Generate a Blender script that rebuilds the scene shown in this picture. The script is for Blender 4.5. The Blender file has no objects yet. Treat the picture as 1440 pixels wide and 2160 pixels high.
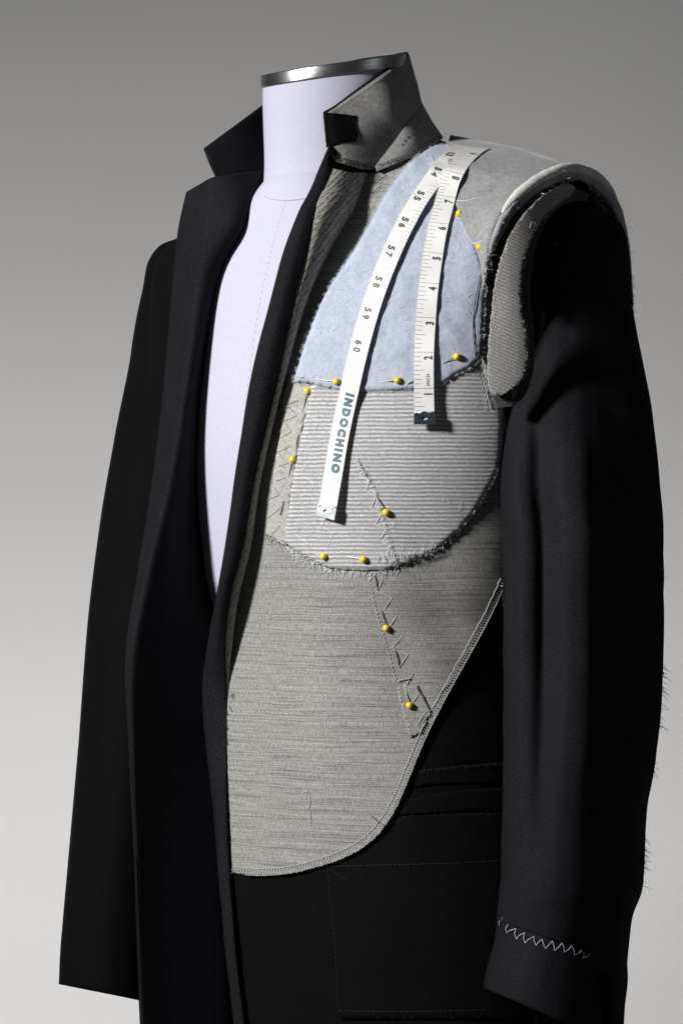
import bpy, math, random
from mathutils import Vector, Matrix, noise as mnoise
from mathutils.bvhtree import BVHTree
from mathutils.geometry import delaunay_2d_cdt

random.seed(7)
sc = bpy.context.scene
col = sc.collection
R = math.radians

# ------------------------------------------------------------------ camera
S = 2950.0            # photograph pixels per metre in the plane of the body axis
D = 2.6               # camera distance from the body axis
cam_d = bpy.data.cameras.new('camera')
cam = bpy.data.objects.new('camera', cam_d)
col.objects.link(cam)
cam.location = (0, -D, 0)
cam.rotation_euler = (R(90), 0, 0)
cam_d.sensor_fit = 'VERTICAL'
cam_d.sensor_height = 36
cam_d.sensor_width = 24
cam_d.lens = 36 * D / (2160 / S)
cam_d.clip_end = 100
sc.camera = cam

# ------------------------------------------------------------------ light
world = bpy.data.worlds.new('World')
sc.world = world
world.use_nodes = True
bgn = world.node_tree.nodes['Background']
bgn.inputs[0].default_value = (0.9, 0.95, 1.0, 1)
bgn.inputs[1].default_value = 0.032

def area(name, loc, target, sx, sy, power, color=(1, 1, 1), spread=180):
    d = bpy.data.lights.new(name, 'AREA')
    d.shape = 'RECTANGLE'
    d.size, d.size_y = sx, sy
    d.energy = power
    d.color = color
    d.spread = R(spread)
    o = bpy.data.objects.new(name, d)
    col.objects.link(o)
    o.location = loc
    o.rotation_euler = (Vector(target) - Vector(loc)).to_track_quat('-Z', 'Y').to_euler()
    return o

area('key_lamp', (-1.85, -1.42, 0.95), (0.12, -0.15, -0.02), 0.28, 0.28, 9.2, (1.0, 0.985, 0.96), 55)
area('side_lamp', (2.2, -1.1, 0.75), (0.05, 0, 0.2), 0.5, 0.9, 1.6, (0.95, 0.97, 1.0))
area('backdrop_lamp', (-0.35, 1.50, -0.80), (-0.25, 2.6, 0.15), 2.0, 0.3, 23, (1.0, 0.985, 0.975))

sc.view_settings.view_transform = 'Standard'
sc.view_settings.look = 'None'
sc.view_settings.exposure = 0
sc.view_settings.gamma = 1
sc.render.engine = 'CYCLES'
sc.cycles.max_bounces = 5

# ------------------------------------------------------------------ helpers
def P(px, py, y):
    k = (D + y) / D / S
    return Vector(((px - 720) * k, y, (1080 - py) * k))

def pix(v):
    k = (D + v.y) / D / S
    return (v.x / k + 720, 1080 - v.z / k)

def cr(p0, p1, p2, p3, t):
    return 0.5 * ((2 * p1) + (p2 - p0) * t + (2 * p0 - 5 * p1 + 4 * p2 - p3) * t * t
                  + (3 * p1 - p0 - 3 * p2 + p3) * t * t * t)

def spline(pts, n):
    """n+1 points along a Catmull-Rom curve through pts (floats or Vectors)"""
    m = len(pts) - 1
    q = [pts[0] * 2 - pts[1]] + list(pts) + [pts[-1] * 2 - pts[-2]]
    out = []
    for i in range(n + 1):
        f = i * m / n
        k = min(int(f), m - 1)
        out.append(cr(q[k], q[k + 1], q[k + 2], q[k + 3], f - k))
    return out

def tab(table, x):
    """monotone smooth lookup in [(x, v...), ...]"""
    if x <= table[0][0]:
        return list(table[0][1:])
    if x >= table[-1][0]:
        return list(table[-1][1:])
    for i in range(len(table) - 1):
        if table[i][0] <= x <= table[i + 1][0]:
            break
    x0, x1 = table[i][0], table[i + 1][0]
    h = x1 - x0
    t = (x - x0) / h
    res = []
    for c in range(1, len(table[0])):
        d = (table[i + 1][c] - table[i][c]) / h
        def slope(j):
            if j <= 0 or j >= len(table) - 1:
                k = min(max(j, 0), len(table) - 2) if j <= 0 else len(table) - 2
                return (table[k + 1][c] - table[k][c]) / (table[k + 1][0] - table[k][0])
            a = (table[j][c] - table[j - 1][c]) / (table[j][0] - table[j - 1][0])
            b = (table[j + 1][c] - table[j][c]) / (table[j + 1][0] - table[j][0])
            return 0 if a * b <= 0 else 2 * a * b / (a + b)
        m0, m1 = slope(i), slope(i + 1)
        t2, t3 = t * t, t * t * t
        res.append((2 * t3 - 3 * t2 + 1) * table[i][c] + (t3 - 2 * t2 + t) * h * m0
                   + (-2 * t3 + 3 * t2) * table[i + 1][c] + (t3 - t2) * h * m1)
    return res

def link(name, me, mat=None, parent=None, kind=None, label=None):
    o = bpy.data.objects.new(name, me)
    col.objects.link(o)
    if mat and not me.materials:
        me.materials.append(mat)
    if parent:
        o.parent = parent
        o.matrix_parent_inverse = parent.matrix_basis.inverted()
    if kind:
        o['kind'] = kind
    if label:
        o['label'] = label
    return o

def mesh(name, verts, faces, mat, parent=None, uv=None, smooth=True, kind=None, label=None):
    me = bpy.data.meshes.new(name)
    me.from_pydata([tuple(v) for v in verts], [], faces)
    if uv is not None:
        lay = me.uv_layers.new(name='UVMap')
        flat = []
        for l in me.loops:
            flat.extend(uv[l.vertex_index])
        lay.data.foreach_set('uv', flat)
    if smooth:
        me.polygons.foreach_set('use_smooth', [True] * len(me.polygons))
    me.update()
    return link(name, me, mat, parent, kind, label)

def thing(name, label, cat, loc=(0, 0, 0), group=None):
    o = bpy.data.objects.new(name, None)
    col.objects.link(o)
    o.location = loc
    o.empty_display_size = 0.02
    o['label'] = label
    o['category'] = cat
    if group:
        o['group'] = group
    return o

STACK = []
CAM = Vector((0, -D, 0))

def add_stack(verts, faces):
    STACK.append(BVHTree.FromPolygons([tuple(v) for v in verts], faces))

def hit(px, py, stack=None):
    d = (P(px, py, 0) - CAM).normalized()
    best = None
    for b in (stack or STACK):
        loc, nor, idx, dist = b.ray_cast(CAM, d)
        if loc is not None and (best is None or dist < best[2]):
            best = (loc, nor, dist)
    if best is None:
        return None
    loc, nor, _ = best
    if nor.dot(d) > 0:
        nor = -nor
    return loc, nor

def on(px, py, off=0.0, stack=None):
    h = hit(px, py, stack)
    if h is None:
        return P(px, py, -0.13)
    return h[0] + h[1] * off

def grid_faces(nr, nc, close=False):
    f = []
    for i in range(nr - 1):
        for j in range(nc - 1 + (1 if close else 0)):
            a, b = i * nc + j, i * nc + (j + 1) % nc
            f.append((a, b, b + nc, a + nc))
    return f

def grid_normals(G):
    nr, nc = len(G), len(G[0])
    N = []
    for i in range(nr):
        row = []
        for j in range(nc):
            du = G[i][min(j + 1, nc - 1)] - G[i][max(j - 1, 0)]
            dv = G[min(i + 1, nr - 1)][j] - G[max(i - 1, 0)][j]
            n = du.cross(dv)
            n = n.normalized() if n.length > 1e-12 else Vector((0, -1, 0))
            if n.y > 0:
                n = -n
            row.append(n)
        N.append(row)
    return N

def dense(rows, nu, nv):
    """bicubic Catmull-Rom grid through rows of world Vectors"""
    a = [spline(r, nu) for r in rows]
    cols = [spline([a[i][j] for i in range(len(a))], nv) for j in range(nu + 1)]
    return [[cols[j][i] for j in range(nu + 1)] for i in range(nv + 1)]

def sheet(name, G, mat, parent, thick=0.0012, disp=None, stack=False, close=False, kind=None, label=None):
    nr, nc = len(G), len(G[0])
    if disp:
        N = grid_normals(G)
        G = [[G[i][j] + N[i][j] * disp(j / (nc - 1), i / (nr - 1), G[i][j]) for j in range(nc)] for i in range(nr)]
    vs = [v for r in G for v in r]
    mid = nr // 2
    us = [0.0]
    for j in range(1, nc):
        us.append(us[-1] + (G[mid][j] - G[mid][j - 1]).length)
    vv = [0.0]
    mj = nc // 2
    for i in range(1, nr):
        vv.append(vv[-1] + (G[i][mj] - G[i - 1][mj]).length)
    uv = [(us[j], -vv[i]) for i in range(nr) for j in range(nc)]
    fs = grid_faces(nr, nc, close)
    o = mesh(name, vs, fs, mat, parent, uv, kind=kind, label=label)
    if thick:
        m = o.modifiers.new('thickness', 'SOLIDIFY')
        m.thickness = thick
        m.offset = 0
    if stack:
        add_stack(vs, fs)
    return o

def body_uv(v):
    dx, dy = v.x - AX, v.y
    l = dx * LV.x + dy * LV.y
    f = dx * FV.x + dy * FV.y
    return (math.atan2(l, f + 0.06) * 0.19, v.z)

def resample(poly, step, closed=True):
    pts = [Vector((p[0], p[1])) for p in poly]
    if not closed:
        tot = sum((b - a).length for a, b in zip(pts, pts[1:]))
        n = max(1, round(tot / step))
        out, acc, k = [pts[0]], 0.0, 0
        for i in range(1, n):
            want = tot * i / n
            while acc + (pts[k + 1] - pts[k]).length < want:
                acc += (pts[k + 1] - pts[k]).length
                k += 1
            out.append(pts[k].lerp(pts[k + 1], (want - acc) / max(1e-9, (pts[k + 1] - pts[k]).length)))
        return out + [pts[-1]]
    if closed:
        pts.append(pts[0])
    out = []
    for a, b in zip(pts, pts[1:]):
        n = max(1, int((b - a).length / step))
        for i in range(n):
            out.append(a + (b - a) * (i / n))
    if not closed:
        out.append(pts[-1])
    return out

def smooth_poly(poly, n_per=6, closed=True):
    """Catmull-Rom through polygon points; a point given as (x, y, 1) stays a corner"""
    n = len(poly)
    out = []
    rng = range(n if closed else n - 1)
    for i in rng:
        g = lambda k: Vector(poly[k % n][:2]) if closed else Vector(poly[min(max(k, 0), n - 1)][:2])
        p0, p1, p2, p3 = g(i - 1), g(i), g(i + 1), g(i + 2)
        if len(poly[i % n]) > 2:
            p0 = p1 * 2 - p2
        if len(poly[(i + 1) % n]) > 2:
            p3 = p2 * 2 - p1
        for k in range(n_per):
            out.append(cr(p0, p1, p2, p3, k / n_per))
    if not closed:
        out.append(Vector(poly[-1][:2]))
    return out

def patch(name, poly, mat, parent, off, thick, spacing=11, base=None, wob=0.0, bump=None, smooth=True,
          stack=True, label=None, kind=None, soft=0.0):
    """a piece of cloth cut to an outline and laid on the surface below it, with its own thickness"""
    ol = smooth_poly(poly, 8) if smooth else [Vector(p[:2]) for p in poly]
    ol = resample(ol, max(3.0, spacing * 0.6))
    if wob:
        ol = [p + Vector((random.uniform(-wob, wob), random.uniform(-wob, wob))) for p in ol]
    n = len(ol)
    xs, ys = [p.x for p in ol], [p.y for p in ol]
    pts = list(ol)
    y = min(ys)
    k = 0
    while y < max(ys):
        x = min(xs) + (spacing / 2 if k % 2 else 0)
        while x < max(xs):
            pts.append(Vector((x + random.uniform(-1, 1), y + random.uniform(-1, 1))))
            x += spacing
        y += spacing * 0.87
        k += 1
    edges = [(i, (i + 1) % n) for i in range(n)]
    vo, eo, fo, *_ = delaunay_2d_cdt(pts, edges, [], 1, 1e-4)
    rim = set()
    if soft:
        seen = set()
        for f in fo:
            for a, b in zip(f, list(f[1:]) + [f[0]]):
                seen.add((a, b))
        for a, b in seen:
            if (b, a) not in seen:
                rim.update((a, b))
    top, lo = [], []
    for vi, p in enumerate(vo):
        h = (base or hit)(p.x, p.y)
        k2 = 0
        while h is None and k2 < 30:
            k2 += 1
            h = (base or hit)(p.x, p.y + 3 * k2)
        if h is None:
            h = (P(p.x, p.y, -0.13), Vector((0, -1, 0)))
        o = off + (bump(p.x, p.y) if bump else 0) - (soft if vi in rim else 0)
        ny = max(0.38, -h[1].y)
        top.append(P(p.x, p.y, h[0].y - o / ny))
        lo.append(P(p.x, p.y, h[0].y - (o - thick) / ny))
    cnt = {}
    for f in fo:
        for a, b in zip(f, list(f[1:]) + [f[0]]):
            cnt[(a, b)] = cnt.get((a, b), 0) + 1
    bd = [(a, b) for (a, b) in cnt if (b, a) not in cnt]
    nv = len(top)
    vs = top + lo
    fs = [tuple(f) for f in fo] + [(b, a, a + nv, b + nv) for a, b in bd]
    uv = [body_uv(v) for v in vs]
    o = mesh(name, vs, fs, mat, parent, uv, label=label, kind=kind)
    if stack:
        add_stack(top, [tuple(f) for f in fo])
    return o

class Threads:
    def __init__(s):
        s.v, s.f = [], []
    def add(s, pts, r, sides=4, taper=False):
        if len(pts) < 2:
            return
        base = len(s.v)
        n = len(pts)
        for i, p in enumerate(pts):
            t = pts[min(i + 1, n - 1)] - pts[max(i - 1, 0)]
            t = t.normalized() if t.length > 1e-9 else Vector((0, 0, 1))
            a = t.cross(Vector((0.31, -0.82, 0.47))).normalized()
            b = t.cross(a)
            rr = r * (1 - 0.7 * i / (n - 1)) if taper else r
            for k in range(sides):
                w = 2 * math.pi * k / sides
                s.v.append(p + (a * math.cos(w) + b * math.sin(w)) * rr)
        for i in range(n - 1):
            for k in range(sides):
                a, b = base + i * sides + k, base + i * sides + (k + 1) % sides
                s.f.append((a, b, b + sides, a + sides))
    def build(s, name, mat, parent, kind='stuff', label=None):
        if s.v:
            return mesh(name, s.v, s.f, mat, parent, kind=kind, label=label)

# ------------------------------------------------------------------ materials
def principled(name, color=(0.5, 0.5, 0.5), rough=0.8, metal=0.0, spec=0.3, sheen=0.0):
    m = bpy.data.materials.new(name)
    m.use_nodes = True
    nt = m.node_tree
    b = nt.nodes['Principled BSDF']
    b.inputs['Base Color'].default_value = (*color, 1)
    b.inputs['Roughness'].default_value = rough
    b.inputs['Metallic'].default_value = metal
    b.inputs['Specular IOR Level'].default_value = spec
    if sheen:
        b.inputs['Sheen Weight'].default_value = sheen
        b.inputs['Sheen Roughness'].default_value = 0.4
    return m, nt, b

def node(nt, t, **kw):
    n = nt.nodes.new(t)
    for k, v in kw.items():
        if k in n.inputs:
            n.inputs[k].default_value = v
        else:
            setattr(n, k, v)
    return n

def uvmap(nt, sx, sy, rot=0):
    tc = node(nt, 'ShaderNodeTexCoord')
    mp = node(nt, 'ShaderNodeMapping')
    mp.inputs['Scale'].default_value = (sx, sy, 1)
    mp.inputs['Rotation'].default_value = (0, 0, rot)
    nt.links.new(tc.outputs['UV'], mp.inputs['Vector'])
    return mp.outputs['Vector']

def objmap(nt):
    tc = node(nt, 'ShaderNodeTexCoord')
    return tc.outputs['Object']

def ntex(nt, vec, scale, detail=3, rough=0.6):
    n = node(nt, 'ShaderNodeTexNoise')
    n.inputs['Scale'].default_value = scale
    n.inputs['Detail'].default_value = detail
    n.inputs['Roughness'].default_value = rough
    nt.links.new(vec, n.inputs['Vector'])
    return n.outputs['Fac']

def ramp(nt, fac, stops):
    r = node(nt, 'ShaderNodeValToRGB')
    e = r.color_ramp.elements
    while len(e) < len(stops):
        e.new(0.5)
    for el, (p, c) in zip(e, stops):
        el.position = p
        el.color = (*c, 1) if len(c) == 3 else c
    nt.links.new(fac, r.inputs['Fac'])
    return r.outputs['Color']

def mixc(nt, a, b, fac=None, mode='MIX', f=0.5):
    m = node(nt, 'ShaderNodeMix', data_type='RGBA', blend_type=mode)
    m.inputs[0].default_value = f
    if fac is not None:
        nt.links.new(fac, m.inputs[0])
    for src, i in ((a, 6), (b, 7)):
        if isinstance(src, tuple):
            m.inputs[i].default_value = (*src, 1)
        else:
            nt.links.new(src, m.inputs[i])
    return m.outputs[2]

def bumpn(nt, b, h, strength=0.3, dist=0.0005):
    n = node(nt, 'ShaderNodeBump')
    n.inputs['Strength'].default_value = strength
    n.inputs['Distance'].default_value = dist
    nt.links.new(h, n.inputs['Height'])
    nt.links.new(n.outputs['Normal'], b.inputs['Normal'])

def wave(nt, vec, scale, direction='X', dist=0.0, dscale=1.0):
    w = node(nt, 'ShaderNodeTexWave', bands_direction=direction)
    w.inputs['Scale'].default_value = scale
    w.inputs['Distortion'].default_value = dist
    w.inputs['Detail Scale'].default_value = dscale
    nt.links.new(vec, w.inputs['Vector'])
    return w.outputs['Fac']

def wool(name, c0, c1, rough=0.75, sheen=0.15, rot=0.7):
    m, nt, b = principled(name, c0, rough, 0, 0.06, sheen)
    v = uvmap(nt, 1, 1, 0)
    fine = ntex(nt, v, 1000, 3, 0.75)
    big = ntex(nt, v, 25, 3, 0.6)
    vs = uvmap(nt, 260, 1500, rot)
    yarn = ntex(nt, vs, 1.0, 2, 0.6)
    c = ramp(nt, fine, [(0.36, tuple(x * .7 for x in c0)), (0.64, tuple(x * 1.15 for x in c1))])
    c = mixc(nt, c, ramp(nt, yarn, [(0.35, (0.65, 0.65, 0.65)), (0.7, (1.25, 1.25, 1.28))]), None, 'MULTIPLY', 0.8)
    c = mixc(nt, c, ramp(nt, big, [(0.3, (0.85, 0.85, 0.85)), (0.7, (1.12, 1.12, 1.12))]), None, 'MULTIPLY', 0.7)
    nt.links.new(c, b.inputs['Base Color'])
    bumpn(nt, b, fine, 0.6, 0.0005)
    return m

M_BLACK = wool('black_wool', (0.0064, 0.0068, 0.0082), (0.0145, 0.0152, 0.0182), 0.7, 0.0)
M_BLACK_SHADED = wool('shaded_black_wool', (0.0025, 0.0025, 0.0027), (0.0044, 0.0045, 0.0049), 0.8, 0.0)  # same black wool, darker: dim light on right sleeve and front put into colour
M_LINING = wool('black_pocketing', (0.0032, 0.0032, 0.0032), (0.0054, 0.0054, 0.0054), 0.85, 0.0, 0.0)
M_CHAR = wool('charcoal_felt', (0.035, 0.035, 0.036), (0.075, 0.075, 0.077), 0.95, 0.1)

def make_canvas():
    m, nt, b = principled('slub_canvas', (0.35, 0.34, 0.32), 0.9, 0, 0.15, 0.05)
    def warped(sx, sy):
        w = ntex(nt, uvmap(nt, 22, 30), 1.0, 2, 0.5)
        add = node(nt, 'ShaderNodeVectorMath', operation='MULTIPLY_ADD')
        nt.links.new(w, add.inputs[0])
        add.inputs[1].default_value = (0.0, 0.0028, 0)
        nt.links.new(uvmap(nt, 1, 1), add.inputs[2])
        mp = node(nt, 'ShaderNodeMapping')
        mp.inputs['Scale'].default_value = (sx, sy, 1)
        nt.links.new(add.outputs[0], mp.inputs['Vector'])
        return mp.outputs['Vector']
    s1 = ntex(nt, warped(9, 1000), 1.0, 4, 0.7)
    s2 = ntex(nt, warped(26, 1900), 1.0, 2, 0.6)
    s3 = ntex(nt, uvmap(nt, 1900, 170), 1.0, 3, 0.7)
    grain = ntex(nt, uvmap(nt, 1, 1), 1050, 3, 0.8)
    c = ramp(nt, s1, [(0.32, (0.15, 0.149, 0.146)), (0.45, (0.315, 0.311, 0.298)), (0.60, (0.385, 0.380, 0.365)), (0.75, (0.49, 0.485, 0.468))])
    c = mixc(nt, c, ramp(nt, s2, [(0.30, (0.40, 0.40, 0.40)), (0.46, (1.0, 1.0, 1.0))]), None, 'MULTIPLY', 0.7)
    c = mixc(nt, c, ramp(nt, s3, [(0.34, (0.5, 0.5, 0.5)), (0.6, (1.15, 1.15, 1.15))]), None, 'MULTIPLY', 0.8)
    c = mixc(nt, c, ramp(nt, grain, [(0.38, (0.40, 0.40, 0.40)), (0.56, (1.15, 1.15, 1.15))]), None, 'MULTIPLY', 0.75)
    nt.links.new(c, b.inputs['Base Color'])
    bumpn(nt, b, s2, 0.4, 0.0004)
    return m
M_CANVAS = make_canvas()

def make_plain_canvas(name, lo, hi):
    m, nt, b = principled(name, (0.30, 0.29, 0.26), 0.9, 0, 0.15, 0.05)
    s1 = ntex(nt, uvmap(nt, 300, 1500, 0.1), 1.0, 3, 0.65)
    s2 = ntex(nt, uvmap(nt, 1500, 300, 0.1), 1.0, 3, 0.65)
    c = ramp(nt, s1, [(0.3, lo), (0.7, hi)])
    c = mixc(nt, c, ramp(nt, s2, [(0.35, (0.6, 0.6, 0.6)), (0.65, (1.1, 1.1, 1.1))]), None, 'MULTIPLY', 0.7)
    nt.links.new(c, b.inputs['Base Color'])
    bumpn(nt, b, s1, 0.4, 0.0004)
    return m
M_PLAIN = make_plain_canvas('bridle_canvas', (0.30, 0.296, 0.278), (0.55, 0.544, 0.515))
M_LAPEL = make_plain_canvas('lapel_canvas', (0.19, 0.186, 0.168), (0.40, 0.394, 0.362))

def make_hair():
    m, nt, b = principled('haircloth', (0.35, 0.35, 0.36), 0.8, 0, 0.25, 0.05)
    tc = uvmap(nt, 1, 1)
    warp = ntex(nt, uvmap(nt, 45, 45), 1.0, 2, 0.5)
    add = node(nt, 'ShaderNodeVectorMath', operation='MULTIPLY_ADD')
    nt.links.new(warp, add.inputs[0])
    add.inputs[1].default_value = (0.0005, 0.0013, 0)
    nt.links.new(tc, add.inputs[2])
    v = add.outputs[0]
    band = wave(nt, v, 1 / 0.0028 / 20 * 6.2832 / 1.0, 'Y', 0.5, 60)
    dash = wave(nt, v, 1 / 0.00125 / 20 * 6.2832, 'X', 1.2, 90)
    fine = ntex(nt, uvmap(nt, 350, 1700), 1.0, 3, 0.7)
    patchy = ntex(nt, uvmap(nt, 60, 160), 1.0, 3, 0.6)
    light, dark = (0.58, 0.58, 0.588), (0.145, 0.145, 0.149)
    dk = ramp(nt, dash, [(0.30, dark), (0.75, (0.43, 0.43, 0.436))])
    c = mixc(nt, dk, light, ramp(nt, band, [(0.32, (0, 0, 0)), (0.62, (1, 1, 1))]))
    c = mixc(nt, c, ramp(nt, fine, [(0.36, (0.5, 0.5, 0.5)), (0.62, (1.25, 1.25, 1.25))]), None, 'MULTIPLY', 0.8)
    c = mixc(nt, c, (0.37, 0.37, 0.378), ramp(nt, patchy, [(0.42, (0, 0, 0)), (0.75, (0.75, 0.75, 0.75))]))
    nt.links.new(c, b.inputs['Base Color'])
    bumpn(nt, b, band, 0.35, 0.0005)
    return m
M_HAIR = make_hair()

def felt(name, c0, c1, spot=None, bump=0.6, scale=1.0):
    m, nt, b = principled(name, c0, 0.95, 0, 0.1, 0.25)
    v = objmap(nt)
    big = ntex(nt, v, 60 * scale, 4, 0.6)
    mid = ntex(nt, v, 320 * scale, 4, 0.65)
    fine = ntex(nt, v, 1500, 3, 0.7)
    c = ramp(nt, mid, [(0.3, c0), (0.66, c1)])
    c = mixc(nt, c, ramp(nt, big, [(0.3, (0.88, 0.88, 0.9)), (0.7, (1.06, 1.06, 1.05))]), None, 'MULTIPLY', 0.8)
    if spot:
        sp = ntex(nt, v, 210, 2, 0.5)
        c = mixc(nt, c, spot, ramp(nt, sp, [(0.68, (0, 0, 0)), (0.76, (0.7, 0.7, 0.7))]))
    c = mixc(nt, c, ramp(nt, fine, [(0.3, (0.8, 0.8, 0.8)), (0.7, (1.12, 1.12, 1.12))]), None, 'MULTIPLY', 0.6)
    nt.links.new(c, b.inputs['Base Color'])
    h = mixc(nt, mid, fine, None, 'MIX', 0.4)
    bumpn(nt, b, h, bump, 0.0012)
    return m
M_FELT = felt('pale_blue_felt', (0.385, 0.425, 0.520), (0.480, 0.522, 0.615), (0.33, 0.367, 0.45))
M_PAD = felt('grey_pad_felt', (0.235, 0.235, 0.245), (0.33, 0.33, 0.335), (0.12, 0.12, 0.125), 0.35)
M_PADEDGE = felt('lavender_pad_felt', (0.30, 0.30, 0.35), (0.46, 0.46, 0.51), None, 0.7)
M_WAD = felt('white_wadding', (0.66, 0.65, 0.61), (0.80, 0.79, 0.75), None, 0.8)
M_UNDER = felt('grey_undercollar_felt', (0.155, 0.154, 0.150), (0.265, 0.263, 0.257), (0.11, 0.11, 0.11), 0.4)

def make_twill():
    m, nt, b = principled('grey_twill', (0.3, 0.29, 0.28), 0.9, 0, 0.15, 0.1)
    tw = wave(nt, uvmap(nt, 1, 1, R(-62)), 150, 'X', 2.5, 120)
    fine = ntex(nt, uvmap(nt, 1, 1), 1300, 3, 0.75)
    c = ramp(nt, fine, [(0.33, (0.10, 0.098, 0.095)), (0.66, (0.52, 0.505, 0.49))])
    c = mixc(nt, c, ramp(nt, tw, [(0.2, (0.72, 0.72, 0.72)), (0.8, (1.12, 1.12, 1.12))]), None, 'MULTIPLY', 0.9)
    nt.links.new(c, b.inputs['Base Color'])
    bumpn(nt, b, fine, 0.6, 0.0006)
    return m
M_TWILL = make_twill()

def make_linen():
    m, nt, b = principled('form_linen', (0.68, 0.68, 0.80), 0.85, 0, 0.2, 0.05)
    a = ntex(nt, uvmap(nt, 300, 1600), 1.0, 3, 0.65)
    c_ = ntex(nt, uvmap(nt, 1600, 300), 1.0, 3, 0.65)
    c = ramp(nt, a, [(0.3, (0.475, 0.475, 0.585)), (0.7, (0.535, 0.535, 0.64))])
    c = mixc(nt, c, ramp(nt, c_, [(0.35, (0.93, 0.93, 0.93)), (0.65, (1.03, 1.03, 1.03))]), None, 'MULTIPLY', 0.7)
    nt.links.new(c, b.inputs['Base Color'])
    bumpn(nt, b, a, 0.25, 0.0003)
    return m
M_FORM = make_linen()

M_STEEL, nt, b = principled('brushed_steel', (0.46, 0.47, 0.47), 0.2, 1.0, 0.5)
v = objmap(nt)
sv = ntex(nt, uvmap(nt, 10, 3000), 1.0, 3, 0.6)
nt.links.new(ramp(nt, sv, [(0.3, (0.22,) * 3), (0.7, (0.36,) * 3)]), b.inputs['Roughness'])
bumpn(nt, b, ntex(nt, uvmap(nt, 20, 4200), 1.0, 2, 0.6), 0.25, 0.0003)

M_YELLOW, nt, b = principled('yellow_plastic', (0.90, 0.62, 0.010), 0.28, 0, 0.5)
nt.links.new(ramp(nt, ntex(nt, objmap(nt), 300, 2), [(0.3, (0.84, 0.54, 0.006)), (0.7, (0.93, 0.66, 0.012))]), b.inputs['Base Color'])
M_PIN, nt, b = principled('pin_steel', (0.30, 0.30, 0.31), 0.35, 1.0, 0.5)
nt.links.new(ramp(nt, ntex(nt, objmap(nt), 900, 2), [(0.3, (0.16,) * 3), (0.7, (0.42,) * 3)]), b.inputs['Base Color'])

M_TAPE, nt, b = principled('tape_satin', (0.78, 0.775, 0.76), 0.38, 0, 0.5)
tw = ntex(nt, uvmap(nt, 3500, 300), 1.0, 2, 0.6)
nt.links.new(ramp(nt, tw, [(0.3, (0.72, 0.712, 0.70)), (0.7, (0.79, 0.785, 0.775))]), b.inputs['Base Color'])
bumpn(nt, b, tw, 0.1, 0.0002)
def printed(name, c):
    m, nt, b = principled(name, c, 0.5, 0, 0.4)
    lo = tuple(x * 0.85 for x in c)
    hi = tuple(x * 1.2 for x in c)
    nt.links.new(ramp(nt, ntex(nt, objmap(nt), 700, 2), [(0.3, lo), (0.7, hi)]), b.inputs['Base Color'])
    return m
M_INK = printed('grey_ink', (0.06, 0.06, 0.06))
M_TICK = printed('pale_grey_ink', (0.20, 0.195, 0.185))
M_TEAL = printed('teal_ink', (0.085, 0.15, 0.178))
M_TIPD, nt, b = principled('dark_tip_metal', (0.060, 0.080, 0.095), 0.35, 0.6, 0.5)
nt.links.new(ramp(nt, ntex(nt, objmap(nt), 500, 3), [(0.3, (0.045, 0.06, 0.075)), (0.7, (0.08, 0.105, 0.125))]), b.inputs['Base Color'])
M_TIPL, nt, b = principled('bright_tip_metal', (0.85, 0.87, 0.88), 0.4, 0.25, 0.5)
nt.links.new(ramp(nt, ntex(nt, objmap(nt), 420, 4, 0.7), [(0.35, (0.45, 0.52, 0.56)), (0.6, (0.93, 0.94, 0.95))]), b.inputs['Base Color'])

def thread(name, c, rough=0.8):
    m, nt, b = principled(name, c, rough, 0, 0.2, 0.1)
    lo = tuple(x * 0.8 for x in c)
    nt.links.new(ramp(nt, ntex(nt, objmap(nt), 900, 2), [(0.3, lo), (0.7, c)]), b.inputs['Base Color'])
    return m
M_TWHITE = thread('white_thread', (0.86, 0.87, 0.90))
M_TGREY = thread('grey_thread', (0.50, 0.497, 0.488))
M_TPALE = thread('lavender_thread', (0.50, 0.50, 0.60))
M_TBLACK = thread('black_thread', (0.012, 0.012, 0.013))
M_TDARK = thread('charcoal_thread', (0.028, 0.028, 0.028))
M_TTAN = thread('undyed_thread', (0.42, 0.41, 0.37))

def make_backdrop():
    m, nt, b = principled('painted_backdrop', (0.6, 0.6, 0.6), 0.95, 0, 0.1)
    v = objmap(nt)
    a = ntex(nt, v, 1.2, 3)
    g = ntex(nt, v, 900, 2, 0.6)
    c = ramp(nt, a, [(0.3, (0.60, 0.595, 0.59)), (0.7, (0.64, 0.635, 0.63))])
    c = mixc(nt, c, ramp(nt, g, [(0.3, (0.93,) * 3), (0.7, (1.05,) * 3)]), None, 'MULTIPLY', 1.0)
    nt.links.new(c, b.inputs['Base Color'])
    return m
M_BACK = make_backdrop()

# ------------------------------------------------------------------ body frame
TH = R(38)
FV = Vector((-math.sin(TH), -math.cos(TH), 0))      # where the form faces
LV = Vector((math.cos(TH), -math.sin(TH), 0))       # towards the form's own left
AX = 0.02
FLOOR = -1.35

def sections(table, angles, pys, n=2.3, ox=0.0, of=0.0, drop=0.0):
    G = []
    for py in pys:
        vals = tab(table, py)
        a, bf, bb = vals[:3]
        if len(vals) > 3:
            n = vals[3]
        row = []
        for t in angles:
            c, s = math.cos(t), math.sin(t)
            l = a * math.copysign(abs(c) ** (2 / n), c)
            f = (bf if s >= 0 else bb) * math.copysign(abs(s) ** (2 / n), s) + of
            p = Vector((AX + ox, 0, (1080 - py) / S)) + LV * l + FV * f
            if drop and l < 0:
                p.z -= drop * min(1, -l / .17) * max(0, min(1, (1100 - py) / 700))
            row.append(p)
        G.append(row)
    return G

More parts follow.
